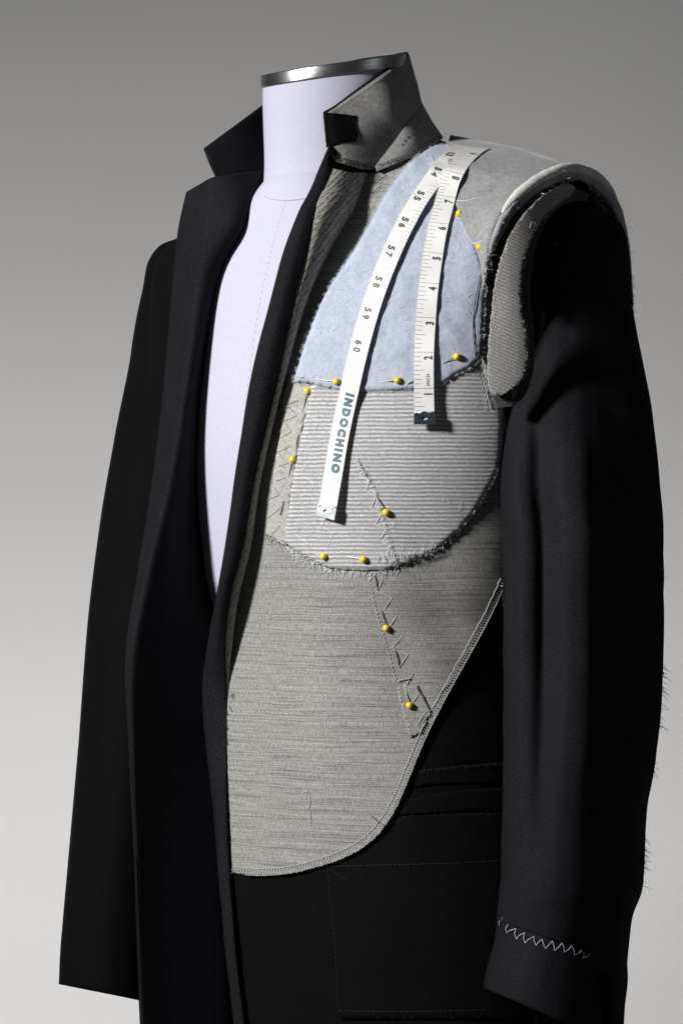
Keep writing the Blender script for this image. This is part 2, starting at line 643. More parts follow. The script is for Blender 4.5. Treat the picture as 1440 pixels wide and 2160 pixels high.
SHELL = [(280, .040, .055, .05, 1.35), (314, .066, .070, .06, 1.35), (334, .092, .078, .07, 1.35), (358, .128, .085, .075, 1.35),
         (382, .160, .090, .08, 1.38), (418, .184, .096, .09, 1.45), (462, .191, .103, .10, 1.6), (525, .189, .110, .105, 1.9),
         (600, .182, .117, .11, 2.15), (700, .175, .123, .115, 2.3), (800, .170, .128, .115, 2.3), (950, .166, .129, .11, 2.3),
         (1150, .158, .123, .10, 2.3), (1400, .150, .115, .09, 2.3), (1600, .152, .117, .10, 2.3), (1900, .165, .125, .11, 2.3),
         (2300, .175, .130, .12, 2.3)]
_ang = [2 * math.pi * i / 144 for i in range(144)]
_pys = [280 + 4.5 * i for i in range(30)] + [412 + (2300 - 412) * i / 190 for i in range(191)]
_G = sections(SHELL, _ang, _pys)
_sv = [v for r in _G for v in r]
_sf = grid_faces(len(_G), len(_ang), True)
add_stack(_sv, _sf)
SHELL_STACK = [STACK[0]]
def shell_hit(px, py):
    return hit(px, py, SHELL_STACK)

# ------------------------------------------------------------------ backdrop
prof = []
for i in range(8):
    prof.append((-3.2 + i * 0.7, FLOOR))
for i in range(1, 13):
    a = R(90) * i / 12
    prof.append((1.7 + 0.9 * math.sin(a), FLOOR + 0.9 * (1 - math.cos(a))))
for i in range(1, 9):
    prof.append((2.6, FLOOR + 0.9 + i * 0.4))
vs = []
for (y, z) in prof:
    for i in range(9):
        vs.append((-4 + i, y, z))
bd = mesh('backdrop', vs, grid_faces(len(prof), 9), M_BACK, kind='structure')
bd['label'] = 'pale grey seamless studio backdrop behind the jacket'

# ------------------------------------------------------------------ dress form
form = thing('dress_form', 'white linen tailor dress form with a steel neck ring inside the open jacket', 'mannequin', (AX, 0, FLOOR))
FT = [(372, .050, .088, .005), (400, .058, .096, .020), (425, .068, .100, .040), (450, .085, .102, .06), (500, .118, .104, .08),
      (560, .142, .107, .09), (700, .148, .112, .10), (900, .146, .115, .10), (1200, .134, .104, .085), (1400, .112, .086, .075),
      (1700, .100, .078, .08), (2330, .100, .078, .09)]
ang = [2 * math.pi * i / 96 for i in range(97)]
sheet('torso', sections(FT, ang, [372 + (2330 - 372) * i / 120 for i in range(121)], 2.15), M_FORM, form, 0)

NC = Vector((-0.0056, -0.033, 0))
TILT = 0.235
def neck_ring(py, r, tilt, n=72, shift=0.0, sx=1.0):
    row = []
    for i in range(n + 1):
        a = 2 * math.pi * i / n
        o = Vector((math.cos(a) * r * sx, math.sin(a) * r, 0))
        rise = (o.x * 0.62 + o.y * 0.42) * tilt
        row.append(NC + FV * shift + o + Vector((0, 0, (1080 - py) / S * 0.987 + rise)))
    return row
rows = []
NT = [(152, .0500, TILT), (190, .0500, TILT), (260, .0494, .20), (330, .0488, .16), (380, .0496, .12), (410, .0525, .10), (440, .058, .08)]
for i in range(41):
    py = 152 + (440 - 152) * i / 40
    r, t = tab(NT, py)
    rows.append(neck_ring(py, r, t))
NECKG = rows
sheet('neck', rows, M_FORM, form, 0)
ring = []
for (py, r) in [(152, .0), (152, .048), (151.8, .0508), (151.4, .0512), (150.6, .05135), (149.8, .0514), (140, .0514), (128, .0514), (127, .05135), (126.4, .0512), (126, .0508), (127, .048), (127, .0)]:
    ring.append(neck_ring(py + 11, r, TILT, 96))
sheet('neck_ring', ring, M_STEEL, form, 0)
FORM_STACK = [BVHTree.FromPolygons([tuple(v) for r in sections(FT, ang, [372 + (2330 - 372) * i / 120 for i in range(121)], 2.15) for v in r], grid_faces(121, 97))]
t = Threads()
for (a, b_) in zip(smooth_poly([(604, 424), (592, 460), (570, 540), (548, 640), (530, 760), (512, 900), (492, 1080), (470, 1240)], 16, False)[::2],
                   smooth_poly([(604, 424), (592, 460), (570, 540), (548, 640), (530, 760), (512, 900), (492, 1080), (470, 1240)], 16, False)[1::2]):
    t.add([on(a.x, a.y, 0.0002, FORM_STACK), on(b_.x, b_.y, 0.0002, FORM_STACK)], 0.00008, 4)
t.build('front_seam_stitches', M_TPALE, form)
t = Threads()
FORM_STACK.append(BVHTree.FromPolygons([tuple(v) for r in NECKG for v in r], grid_faces(len(NECKG), len(NECKG[0]))))
t.add([on(p.x, p.y, 0.0001, FORM_STACK) for p in smooth_poly([(559, 414), (566, 418), (578, 421), (605, 423), (640, 419), (680, 410), (720, 398)], 10, False)], .0004, 5)
t.build('neck_seam', M_TPALE, form, kind=None)
def lathe(name, prof, mat, parent, c):
    rows = []
    for (z, r) in prof:
        rows.append([Vector((c[0] + math.cos(2 * math.pi * i / 48) * r, c[1] + math.sin(2 * math.pi * i / 48) * r, z)) for i in range(49)])
    return sheet(name, rows, mat, parent, 0)
zb = (1080 - 2330) / S
lathe('bottom_cap', [(zb - .012, 0), (zb - .012, .088), (zb + .004, .095), (zb + .004, 0)], M_STEEL, form, (AX, 0))
lathe('stand_pole', [(zb - .01, .016), (zb - .3, .016), (zb - .3, .019), (FLOOR + .02, .019)], M_STEEL, form, (AX, 0))
lathe('stand_base', [(FLOOR + .03, .02), (FLOOR + .028, .03), (FLOOR + .016, .17), (FLOOR + .008, .18), (FLOOR + .001, .18), (FLOOR + .001, 0)], M_STEEL, form, (AX, 0))

# ------------------------------------------------------------------ jacket
jacket = thing('jacket', 'half-finished black wool tailored jacket with its left front stripped to canvas and felt layers', 'jacket', (AX, 0, (1080 - 2250) / S))

def V(*a):
    return P(*a)

def wr(amp, sx, sz, seed):
    return lambda u, v, p: amp * mnoise.noise(Vector((p.x * sx, p.y * sx, p.z * sz + seed)))

# back of the jacket, round from its right side to its left side
sheet('back_panel', sections(SHELL, [math.pi * (0.93 + 1.14 * i / 60) for i in range(61)], [300 + 1950 * i / 100 for i in range(101)], drop=.058), M_BLACK_SHADED, jacket, 0.0015)

def cbump(x, y):
    b = 0.0012 * mnoise.noise(Vector((x * .006, y * .004, 1.3)))
    b += 0.0010 * math.exp(-((x - 690) / 60) ** 2) * math.exp(-((y - 1500) / 260) ** 2)
    # soft hollow along the waist dart
    dx = x - (785 + (y - 1200) * 0.27)
    b -= 0.0035 * math.exp(-((dx - 12) / 55) ** 2) * math.exp(-((y - 1440) / 130) ** 2)
    q = max(0, min(1, dx / 150))
    b -= 0.0075 * q * q * (3 - 2 * q) * math.exp(-((y - 1340) / 230) ** 2)
    b += 0.0013 * math.sin((y - 0.25 * x) * 0.045) * math.exp(-((x - 930) / 70) ** 2) * math.exp(-((y - 1300) / 120) ** 2)
    return b
# own left front: black cloth that carries the layers
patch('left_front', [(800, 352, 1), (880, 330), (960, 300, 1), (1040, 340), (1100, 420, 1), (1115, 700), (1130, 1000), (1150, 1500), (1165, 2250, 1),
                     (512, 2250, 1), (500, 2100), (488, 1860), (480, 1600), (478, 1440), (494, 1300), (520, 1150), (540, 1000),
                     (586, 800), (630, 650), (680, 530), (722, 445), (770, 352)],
      M_BLACK_SHADED, jacket, 0.0002, 0.0012, 14, base=shell_hit, bump=lambda x, y: min(0, cbump(x, y)), label='unlined black left front under the canvas')

# canvas
canvas_poly = [(478, 1440, 1), (480, 1600), (485, 1720), (490, 1840, 1), (540, 1847), (600, 1844), (660, 1831), (720, 1811), (770, 1784),
               (810, 1744), (842, 1690), (870, 1622), (900, 1552), (932, 1488), (970, 1418), (1008, 1350), (1040, 1288), (1068, 1226, 1),
               (1085, 1100), (1080, 950), (1050, 800), (1045, 600), (1045, 480), (1030, 380, 1), (950, 310), (860, 332), (800, 340, 1), (770, 352),
               (722, 445), (680, 530), (630, 650), (586, 800), (541, 1000), (521, 1150), (502, 1250), (488, 1350)]
canvas_at = len(STACK)
canvas = patch('chest_canvas', canvas_poly, M_CANVAS, jacket, 0.0036, 0.0032, 10, base=shell_hit, bump=cbump, wob=0.6,
               label='grey slubbed horsehair canvas with overlocked curved edge')

def chest_bump(x, y):
    b = 0.0010 * mnoise.noise(Vector((x * .008, y * .006, 9.3)))
    return b + cbump(x, y)
# light canvas strip along the roll line
patch('bridle_strip', [(612, 790, 1), (662, 800, 1), (650, 860), (632, 930), (616, 1020), (604, 1150, 1), (592, 1146), (574, 1132), (560, 1128, 1), (572, 1040), (580, 980), (592, 900), (598, 840)],
      M_PLAIN, jacket, 0.0049, 0.0013, 8, base=shell_hit, wob=1.4, bump=chest_bump, label='pale canvas strip along the lapel roll')
# haircloth chest piece
chest_poly = [(655, 812, 1), (648, 860), (632, 930), (616, 1020), (606, 1090), (600, 1145, 1), (640, 1172), (690, 1196), (740, 1203), (800, 1203),
              (838, 1196, 1), (880, 1178), (925, 1154), (965, 1122), (1000, 1080), (1030, 1032), (1052, 985), (1060, 900), (1048, 800), (1030, 740, 1),
              (1020, 600), (980, 500), (880, 500), (760, 640)]
hair_at = len(STACK)
patch('haircloth_chest_piece', chest_poly, M_HAIR, jacket, 0.0062, 0.0022, 9, base=shell_hit, wob=1.5, soft=0.0012, bump=chest_bump,
      label='grey striped haircloth chest piece with frayed edges')
# felt
felt_poly = [(944, 300, 1), (925, 300), (895, 318), (862, 344), (835, 378), (806, 420), (772, 484), (735, 545), (690, 612), (655, 690), (630, 765), (618, 806, 1),
             (650, 808), (690, 818), (745, 824), (820, 823), (880, 819), (932, 808, 1), (970, 786), (1006, 764), (1017, 742, 1), (1019, 660), (1022, 605), (1020, 575, 1),
             (1004, 520), (984, 474), (970, 436), (962, 390), (958, 345), (960, 312, 1)]
felt_at = len(STACK)
patch('felt_layer', felt_poly, M_FELT, jacket, 0.0088, 0.0026, 8, base=shell_hit, wob=0.9, soft=0.0019,
      bump=lambda x, y: chest_bump(x, y) + 0.0007 * mnoise.noise(Vector((x * .03, y * .03, 4))) + 0.0004 * mnoise.noise(Vector((x * .09, y * .09, 4))),
      label='pale blue fleecy felt layer over the upper chest')

# ---- dart on the canvas
patch('canvas_dart_overlap', [(838, 1448, 1), (880, 1446, 1), (908, 1500, 1), (888, 1546, 1), (866, 1556, 1), (850, 1500)],
      M_CANVAS, jacket, 0.0047, 0.0009, 7, base=shell_hit, wob=1.0, bump=cbump)

# ---- lower front: pocket pieces, all black
patch('waist_seam_allowance', [(870, 1626, 1), (960, 1616), (1100, 1606, 1), (1100, 1650, 1), (960, 1652), (852, 1664, 1)], M_LINING, jacket, 0.0010, 0.0007, 12, base=shell_hit, wob=1.2, smooth=True)
patch('pocket_welt', [(842, 1690, 1), (960, 1668), (1100, 1660, 1), (1100, 1708, 1), (960, 1712), (828, 1722, 1)], M_LINING, jacket, 0.0013, 0.0008, 12, base=shell_hit, wob=0.5)
patch('pocket_bag', [(690, 1826, 1), (760, 1790), (820, 1735), (840, 1722, 1), (960, 1716), (1100, 1712, 1), (1100, 2150, 1), (720, 2150, 1), (688, 2060), (662, 2000), (658, 1900), (660, 1838, 1)],
      M_LINING, jacket, 0.0009, 0.0006, 14, base=shell_hit, wob=0.8,
      bump=lambda x, y: 0.0009 * mnoise.noise(Vector((x * .012, y * .004, 5))), label='matt black pocket bag below the canvas')

# ------------------------------------------------------------------ own left lapel, standing open
LAP = [(330, 794, 708, 698), (352, 785, 703, 691), (400, 768, 682, 656), (450, 748, 662, 630), (533, 700, 645, 599), (650, 648, 615, 568), (800, 604, 584, 531),
       (1000, 556, 538, 498), (1150, 534, 511, 477), (1250, 512, 486, 459), (1350, 496, 474, 441), (1440, 484, 476, 430), (1530, 482, 479, 433)]
TOPS = {352: (352, 352, 344, 318)}
rows, edge_rows = [], []
for (py, xr, xs, xe) in LAP:
    a = on(xr, py, 0.0030, SHELL_STACK)
    ym = a.y
    w1 = (xr - xs) / S
    w2 = (xs - xe) / S
    k = 1.0 if py < 1300 else max(0.0, (1530 - py) / 230)
    if py < 640:
        k = 0.62 + 0.38 * max(0, (py - 400) / 240)
    ypt, yps, ype = {352: (352, 345, 318), 330: (330, 322, 300)}.get(py, (py, py, py))
    d1 = ym - 1.30 * w1 * k - 0.004 * k
    d2 = d1 + 0.10 * w2 * k
    mid1 = P(xr + (xs - xr) * .35, py, ym - (1.30 * w1 * .62 + .004) * k)
    mid2 = P(xr + (xs - xr) * .72, (py + yps) / 2, ym - (1.30 * w1 * .97 + .004) * k)
    s_in = P(xs, yps, d1)
    rows.append([a, mid1, mid2, s_in])
    s_mid = P((xs + xe) / 2, (yps + ype) / 2, d1 - 0.12 * w2 * k)
    if k < 1 and py > 1300:
        d2 = d2 * k + (1 - k) * on(xe + 3, py, 0.0050, SHELL_STACK).y
        s_mid = P((xs + xe) / 2, py, (d1 * .6 + d2 * .4) - .002)
    s_out = P(xe, ype, d2)
    s_back = P(xe + 5, ype, d2 + 0.003)
    edge_rows.append([P(xs + 1.5, yps, d1 - 0.0010), s_mid - Vector((0, .0012, 0)), s_out, s_back])
LAPG = dense(rows, 24, 150)
lapel_at = len(STACK)
sheet('lapel_canvas', LAPG, M_LAPEL, jacket, 0.0012, disp=wr(0.0010, 30, 22, 3.0), stack=True, label='pad-stitched canvas side of the left lapel')
FE = [(1640, 444, 487), (1760, 456, 489), (1850, 463, 494), (1950, 472, 502), (2050, 482, 511), (2160, 495, 524), (2260, 506, 534)]
for (py, x0, x1) in FE:
    r1 = on(x1, py, 0.0042, SHELL_STACK)
    m = on((x0 + x1) / 2, py, 0.0056, SHELL_STACK)
    r0 = on(x0 + 3, py, 0.0050, SHELL_STACK)
    edge_rows.append([r1, m, P(x0, py, r0.y), P(x0 + 5, py, r0.y + .004)])
EDGEG = dense(edge_rows, 14, 260)
sheet('front_edge', EDGEG, M_BLACK, jacket, 0.0010, stack=True, disp=wr(0.0006, 25, 18, 8.0), label='black cloth turned over the left lapel and front edge')
# black outer cloth of that lapel (its left face)
LAPB = [[g + Vector((-0.0022, 0.0008, 0)) for g in row] for row in LAPG]
sheet('lapel_cloth', LAPB, M_BLACK, jacket, 0.0008)

# ------------------------------------------------------------------ own right front with finished lapel
rf = [[(440, 462, -.004), (408, 478, -.004), (382, 498, .020), (400, 500, .07)],
      [(430, 522, -.016), (388, 522, -.010), (348, 522, .030), (365, 522, .09)],
      [(415, 600, -.020), (368, 600, -.014), (322, 600, .020), (345, 600, .09)],
      [(395, 800, -.024), (350, 800, -.016), (314, 800, .018), (340, 800, .09)],
      [(370, 1000, -.030), (335, 1000, -.020), (310, 1000, .010), (340, 1000, .08)],
      [(335, 1250, -.042), (305, 1250, -.034), (291, 1250, -.005), (330, 1250, .07)],
      [(295, 1390, -.055), (275, 1390, -.050), (272, 1390, -.020), (310, 1390, .06)],
      [(298, 1700, -.058), (284, 1700, -.052), (284, 1700, -.018), (320, 1700, .06)],
      [(316, 2270, -.058), (304, 2270, -.052), (304, 2270, -.018), (340, 2270, .06)]]
sheet('right_front', dense([[P(*p) for p in r] for r in rf], 24, 90), M_BLACK_SHADED, jacket, 0.0015, disp=wr(0.0015, 18, 8, 2.0))
lp = [[(395, 405, -.036), (425, 389, -.043), (455, 374, -.050), (510, 364, -.046), (568, 357, -.020)],
      [(377, 490, -.030), (405, 487, -.044), (445, 480, -.060), (498, 472, -.066), (540, 460, -.045)],
      [(365, 600, -.026), (390, 600, -.042), (425, 600, -.056), (462, 590, -.045), (505, 580, -.006)],
      [(347, 800, -.024), (368, 800, -.041), (396, 800, -.055), (424, 795, -.042), (466, 790, -.002)],
      [(325, 1000, -.027), (343, 1000, -.044), (366, 1000, -.055), (402, 995, -.040), (454, 990, .000)],
      [(293, 1210, -.038), (302, 1207, -.052), (322, 1203, -.060), (384, 1195, -.038), (465, 1190, -.004)],
      [(268, 1390, -.053), (274, 1390, -.062), (292, 1390, -.064), (374, 1390, -.036), (490, 1390, .004)],
      [(276, 1600, -.060), (280, 1600, -.063), (295, 1600, -.060), (384, 1600, -.032), (515, 1600, .024)],
      [(286, 1850, -.060), (290, 1850, -.063), (305, 1850, -.059), (394, 1850, -.030), (525, 1850, .034)],
      [(302, 2270, -.060), (306, 2270, -.063), (322, 2270, -.058), (410, 2270, -.030), (545, 2270, .034)]]
RLAP = dense([[P(*p) for p in r] for r in lp], 40, 140)
def rdisp(u, v, p):
    d = 0.0012 * mnoise.noise(Vector((p.x * 25, p.y * 25, p.z * 6)))
    d += 0.0035 * math.sin(u * 17 + v * 5) * max(0, u - .45) * min(1, max(0, v - .35) * 4)
    return d
sheet('right_lapel', RLAP, M_BLACK, jacket, 0.0018, disp=rdisp, label='finished black lapel rolled open on the right front')

# ------------------------------------------------------------------ collar
# black upper collar, standing up round the neck from its right point to its left point
cl = [[(455, 373, -.044), (443, 346, -.042), (430, 314, -.036)],
      [(505, 365, -.036), (497, 320, -.028), (490, 269, -.018)],
      [(560, 358, -.012), (558, 290, .000), (557, 219, .012)],
      [(640, 330, .030), (632, 250, .036), (628, 172, .040)],
      [(745, 300, .050), (738, 210, .052), (735, 130, .052)],
      [(860, 290, .030), (835, 205, .028), (820, 116, .022)],
      [(915, 292, -.040), (875, 220, -.028), (858, 112, -.028)],
      [(890, 310, -.066), (850, 262, -.072), (800, 153, -.073)],
      [(840, 336, -.078), (805, 305, -.086), (742, 195, -.086)],
      [(775, 352, -.090), (750, 320, -.097), (706, 222, -.094)],
      [(700, 330, -.104), (692, 290, -.105), (682, 236, -.100)]]
CG = dense([[P(*p) for p in r] for r in cl], 14, 120)
sheet('collar', CG, M_BLACK, jacket, 0.0016, stack=False, label='black cloth collar turned up round the neck')
# grey felt undercollar on the outside of its left half: fall and stand
fall = [[(838, 128, .012), (856, 175, .018), (866, 222, .018)],
        [(860, 118, -.031), (874, 165, -.030), (887, 216, -.030)],
        [(802, 160, -.078), (834, 212, -.080), (862, 258, -.076)],
        [(744, 201, -.091), (790, 250, -.097), (832, 302, -.090)],
        [(712, 224, -.099), (750, 285, -.108), (792, 355, -.100)],
        [(697, 234, -.1040), (716, 288, -.113), (742, 349, -.109)],
        [(685, 242, -.1055), (690, 288, -.112), (696, 333, -.111)]]
FG = dense([[P(*p) for p in r] for r in fall], 22, 80)
und_at = len(STACK)
und = sheet('undercollar', FG, M_UNDER, jacket, 0.0014, stack=True, disp=wr(0.0008, 40, 40, 5.0), label='grey felt undercollar with zigzag stitched edges')
stand = [[(866, 220, .012), (888, 262, .012), (908, 292, .012)],
         [(886, 217, -.031), (909, 256, -.040), (933, 291, -.046)],
         [(861, 256, -.077), (880, 288, -.080), (899, 314, -.080)],
         [(831, 300, -.091), (842, 322, -.094), (850, 339, -.092)],
         [(792, 352, -.101), (793, 356, -.101), (794, 362, -.101)]]
for r_ in stand[1:]:
    h_ = shell_hit(r_[2][0], r_[2][1] + 4)
    if h_:
        yb = h_[0].y - .010
        r_[2] = (r_[2][0], r_[2][1], min(yb, r_[0][2] + .02))
        r_[1] = (r_[1][0], r_[1][1], min(r_[1][2], (r_[0][2] + r_[2][2]) / 2 - .003))
SG = dense([[P(*p) for p in r] for r in stand], 16, 60)
std = sheet('collar_stand', SG, M_UNDER, jacket, 0.0014, stack=True, disp=wr(0.0008, 40, 40, 7.0), label='lower grey felt stand of the undercollar')
# black turn-in at the collar point
patch('collar_turn_in', [(681, 237, 1), (718, 240), (751, 244, 1), (750, 262), (754, 280), (752, 298, 1), (720, 301), (688, 312, 1)], M_BLACK_SHADED, jacket, 0.0018, 0.0012, 6, wob=0.5,
      base=lambda x, y: hit(max(x, 691 + (y - 240) * .07), max(y, 246), [STACK[und_at]]))
# gorge: black wedge between lapel and undercollar
patch('gorge_strip', [(690, 316, 1), (700, 336), (742, 352), (790, 358), (826, 346, 1), (806, 362), (770, 364), (730, 361), (692, 350, 1)], M_BLACK_SHADED, jacket, 0.0012, 0.0012, 6, wob=0.6,
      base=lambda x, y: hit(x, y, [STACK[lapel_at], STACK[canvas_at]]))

# ------------------------------------------------------------------ shoulder: pad, wadding, armhole layers
arch = [(1020, 610, -.168), (1026, 545, -.168), (1040, 490, -.165), (1066, 442, -.159), (1106, 402, -.149), (1152, 372, -.137), (1200, 358, -.122),
        (1248, 371, -.103), (1288, 406, -.087), (1313, 460, -.073), (1327, 540, -.063), (1333, 645, -.057)]
nfront = [(1019, 592), (1006, 538), (984, 488), (964, 440), (952, 395), (944, 340)]
neckc = []
for (x, y) in nfront:
    neckc.append(on(x, y, 0.0012))
neckc += [P(948, 290, -.035), P(960, 300, .010), P(966, 330, .03), P(975, 370, .045), P(985, 430, .05), P(995, 500, .055)]
mids = []
for k, (a, b_) in enumerate(zip(neckc, arch)):
    bp = P(*b_)
    m = a * 0.5 + bp * 0.5
    if k < 6:
        h = hit(*pix(m))
        if h:
            q = h[0] + h[1] * 0.003
            if q.y < m.y:
                m = q
    else:
        m = m + Vector((0, 0, 0.003))
    mids.append(m)
archv = [P(*p) for p in arch]
pre = [m * 0.25 + b_ * 0.75 + Vector((0, -.0015, .001)) for m, b_ in zip(mids, archv)]
PADG = dense([neckc, mids, pre, archv], 60, 40)
sheet('shoulder_pad', PADG, M_PAD, jacket, 0.0022, disp=lambda u, v, p: 0.0008 * mnoise.noise(p * 60), stack=True, label='grey felt shoulder pad pinned over the shoulder')
AC = spline(archv, 120)
armc = P(1175, 620, -.125)
def inward(p, mm, back=0.0):
    d = (armc - p)
    d.y *= 0.4
    d.normalize()
    return p + d * mm + Vector((0, back, 0))
def band(name, i0, i1, steps, mat, wobble=0.0, label=None, parent=jacket, thick=0.001, taper=False):
    """strip that follows the armhole between arc points i0..i1; steps = (inward metres, backward metres)"""
    G = []
    for (mm, bk) in steps:
        tp = lambda i: max(.12, min(1, (i - i0) / 22, (i1 - i) / 22)) if taper else 1
        G.append([inward(AC[i], mm * tp(i) + wobble * tp(i) * mnoise.noise(AC[i] * 120 + Vector((mm * 900, 0, 0))), bk * tp(i)) for i in range(i0, i1 + 1)])
    nv = max(6, 3 * len(G))
    cols = [spline([g[j] for g in G], nv) for j in range(len(G[0]))]
    return sheet(name, [[c[i] for c in cols] for i in range(nv + 1)], mat, parent, thick, stack=True, label=label)
band('pad_edge', 2, 118, [(-.0005, 0.0008), (.0015, -.003), (.0055, -.002), (.0068, .004)], M_PADEDGE, 0.0008, 'fuzzy lavender grey edge of the shoulder pad', taper=True)
t = Threads()
wpts = [AC[i] + Vector((0, -.0010, .0010)) for i in range(30, 92)]
nw = len(wpts)
vs, fs, k = [], [], 14
for i, p in enumerate(wpts):
    e = min(1, i / 10, (nw - 1 - i) / 12)
    rr = 0.0006 + 0.0023 * max(0, e) ** .7
    tn = (wpts[min(i + 1, nw - 1)] - wpts[max(i - 1, 0)]).normalized()
    a = tn.cross(Vector((0, 1, 0))).normalized()
    b_ = tn.cross(a)
    c = p + a * (0.0032 if a.z > 0 else -0.0032) * -0.0 
    for q in range(k):
        w = 2 * math.pi * q / k
        r2 = rr * (1 + 0.12 * mnoise.noise((c + a * math.cos(w) * .003 + b_ * math.sin(w) * .003) * 260))
        vs.append(c + a * math.cos(w) * r2 * 1.25 + b_ * math.sin(w) * r2)
fs = grid_faces(nw, k, True)
mesh('wadding_roll', vs, fs, M_WAD, jacket, [(0, 0)] * len(vs), label='white wadding showing at the pad edge')
band('armhole_facing', 0, 119, [(.005, .003), (.010, .004), (.018, .012), (.024, .03)], M_CHAR, 0.0007)

def arm_plane(push, curve=0.0):
    def f(x, y):
        dx = x - 1030
        yy = -.170 + dx * .00004 + 2.3e-6 * max(0, dx - 60) ** 2 - push - curve * math.exp(-((x - 1068) / 40) ** 2)
        yy -= .006 * max(0, min(1, (620 - y) / 200))
        return P(x, y, yy), Vector((0.30, -0.95, 0.05)).normalized()
    return f
# charcoal felt piece, then grey twill sleeve-head strip over it
patch('charcoal_sleeve_head', [(1200, 398), (1238, 408), (1262, 428, 1), (1236, 424), (1200, 428), (1164, 452), (1136, 500), (1122, 560), (1117, 620), (1124, 680), (1127, 740), (1120, 800), (1098, 845), (1066, 860), (1046, 856), (1038, 826),
                                (1040, 760), (1044, 640), (1060, 540), (1096, 460), (1140, 420)],
      M_CHAR, jacket, 0.0, 0.0030, 8, base=arm_plane(0.003, 0.003), wob=0.8, bump=lambda x, y: 0.001 * mnoise.noise(Vector((x * .02, y * .01, 2))),
      label='charcoal felt sleeve head layer at the armhole')
patch('twill_sleeve_head', [(1200, 388), (1214, 396, 1), (1204, 408), (1178, 428, 1), (1150, 452), (1122, 492), (1105, 545), (1097, 600), (1098, 650), (1108, 700), (1112, 745), (1106, 785), (1090, 812, 1), (1068, 828), (1046, 834), (1032, 822), (1027, 780),
                             (1030, 720), (1036, 650), (1046, 580), (1068, 510), (1100, 455), (1140, 415), (1176, 394)],
      M_TWILL, jacket, 0.0, 0.0020, 7, base=arm_plane(0.009, 0.002), wob=1.3, bump=lambda x, y: 0.0015 * mnoise.noise(Vector((x * .015, y * .008, 6))),
      label='grey herringbone sleeve-head strip hanging in the armhole')

# ------------------------------------------------------------------ sleeves
PROF = [(-1, 0), (-.97, .36), (-.9, .62), (-.78, .82), (-.66, .84), (-.52, .755), (-.38, .86), (-.2, 1.03), (0.0, 1.05), (.2, .90), (.45, .64), (.7, .40), (.9, .18), (1, 0)]
PLAIN = [(-1, 0), (-.97, .30), (-.9, .50), (-.78, .68), (-.6, .86), (-.4, .96), (-.2, 1.0), (0, .98), (.2, .90), (.45, .72), (.7, .50), (.9, .24), (1, 0)]
def sleeve_rows(rings, fold=True, nfront=56, nback=24):
    G = []
    for (cx, hw, pyl, pyr, yc, hd, fw) in rings:
        row = []
        for i in range(nfront + 1):
            a = math.pi * (1 - i / nfront)
            xf = math.cos(a)
            pr = tab(PLAIN, xf)[0] * (1 - fw) + tab(PROF, xf)[0] * fw
            row.append(P(cx + hw * xf, pyl + (pyr - pyl) * (xf + 1) / 2, yc - hd * pr))
        for i in range(1, nback):
            a = math.pi * i / nback
            xf = math.cos(a)
            row.append(P(cx + hw * xf, pyl + (pyr - pyl) * (xf + 1) / 2, yc + hd * .8 * math.sin(a)))
        row.append(row[0].copy())
        G.append(row)
    return G
def ring_tab(table, n):
    return [[*tab(table, py)[:2], *(tab(table, py)[2:4]), *tab(table, py)[4:]] for py in [table[0][0] + (table[-1][0] - table[0][0]) * i / n for i in range(n + 1)]]
# key: param, cx, hw, py_left, py_right, depth centre, half depth, fold weight
LS = [(0, 1222, 26, 446, 440, -.060, .012, 0), (1, 1214, 72, 460, 452, -.066, .022, 0), (2, 1210, 104, 505, 490, -.080, .030, 0), (3, 1207, 119, 570, 560, -.080, .034, 0),
      (4, 1207, 124, 650, 645, -.086, .038, 0), (5, 1210, 141, 760, 760, -.097, .044, .1), (6, 1214, 157, 870, 870, -.114, .050, .4), (7, 1221, 166, 1000, 1000, -.130, .054, 1),
      (8, 1230, 167, 1200, 1200, -.146, .056, 1), (9, 1230, 166, 1400, 1400, -.150, .055, .9), (10, 1222, 159, 1600, 1600, -.154, .053, .6), (11, 1212, 150, 1710, 1710, -.156, .051, .3),
      (12, 1206, 148, 1850, 1862, -.158, .050, .1), (13, 1190, 138, 1905, 1945, -.159, .049, 0), (14, 1185, 134, 1942, 2036, -.160, .048, 0)]
def sl_disp(u, v, p):
    d = 0.0014 * mnoise.noise(Vector((p.x * 22, p.y * 10, p.z * 5 + 4)))
    d += 0.0007 * mnoise.noise(Vector((p.x * 60 + p.z * 20, p.y * 20, p.z * 34)))
    d += 0.0030 * mnoise.noise(Vector((p.x * 30 + p.z * 14, 3.1, p.z * 9))) * math.exp(-((p.z - 0.03) / .09) ** 2)
    d += 0.0022 * mnoise.noise(Vector((p.x * 18 - p.z * 10, 7.1, p.z * 16))) * math.exp(-((p.z + 0.27) / .06) ** 2)
    return d
SLG = sleeve_rows(ring_tab(LS, 150))
sheet('left_sleeve', SLG, M_BLACK, jacket, 0.0012, disp=sl_disp, stack=True, label='black left sleeve with raw seams basted at the cuff')
CF = [(0, 1186, 133, 1932, 2022, -.1595, .046, 0), (1, 1184, 136, 1975, 2060, -.160, .047, 0), (2, 1172, 142, 2040, 2140, -.162, .048, 0), (3, 1166, 145, 2084, 2210, -.163, .048, 0)]
CFG = sleeve_rows(ring_tab(CF, 24))
cuff = sheet('cuff', CFG, M_BLACK, jacket, 0.0018, stack=True, disp=lambda u, v, p: 0.0012 * mnoise.noise(p * 30), label='black cuff joined to the left sleeve by zigzag stitches')
# vent slit along the cuff: two turned edges
for dx, nm in ((0, 'cuff_vent'), (12, 'cuff_vent')):
    G = []
    for i in range(13):
        py = 2052 + 14 * i
        r = []
        for q, off in ((-4, .0006), (0, .0028), (4, .0006)):
            r.append(on(1266 + dx + i * 0.5 + q, py, off))
        G.append(r)
    sheet(nm, G, M_BLACK_SHADED, jacket, 0.0008)

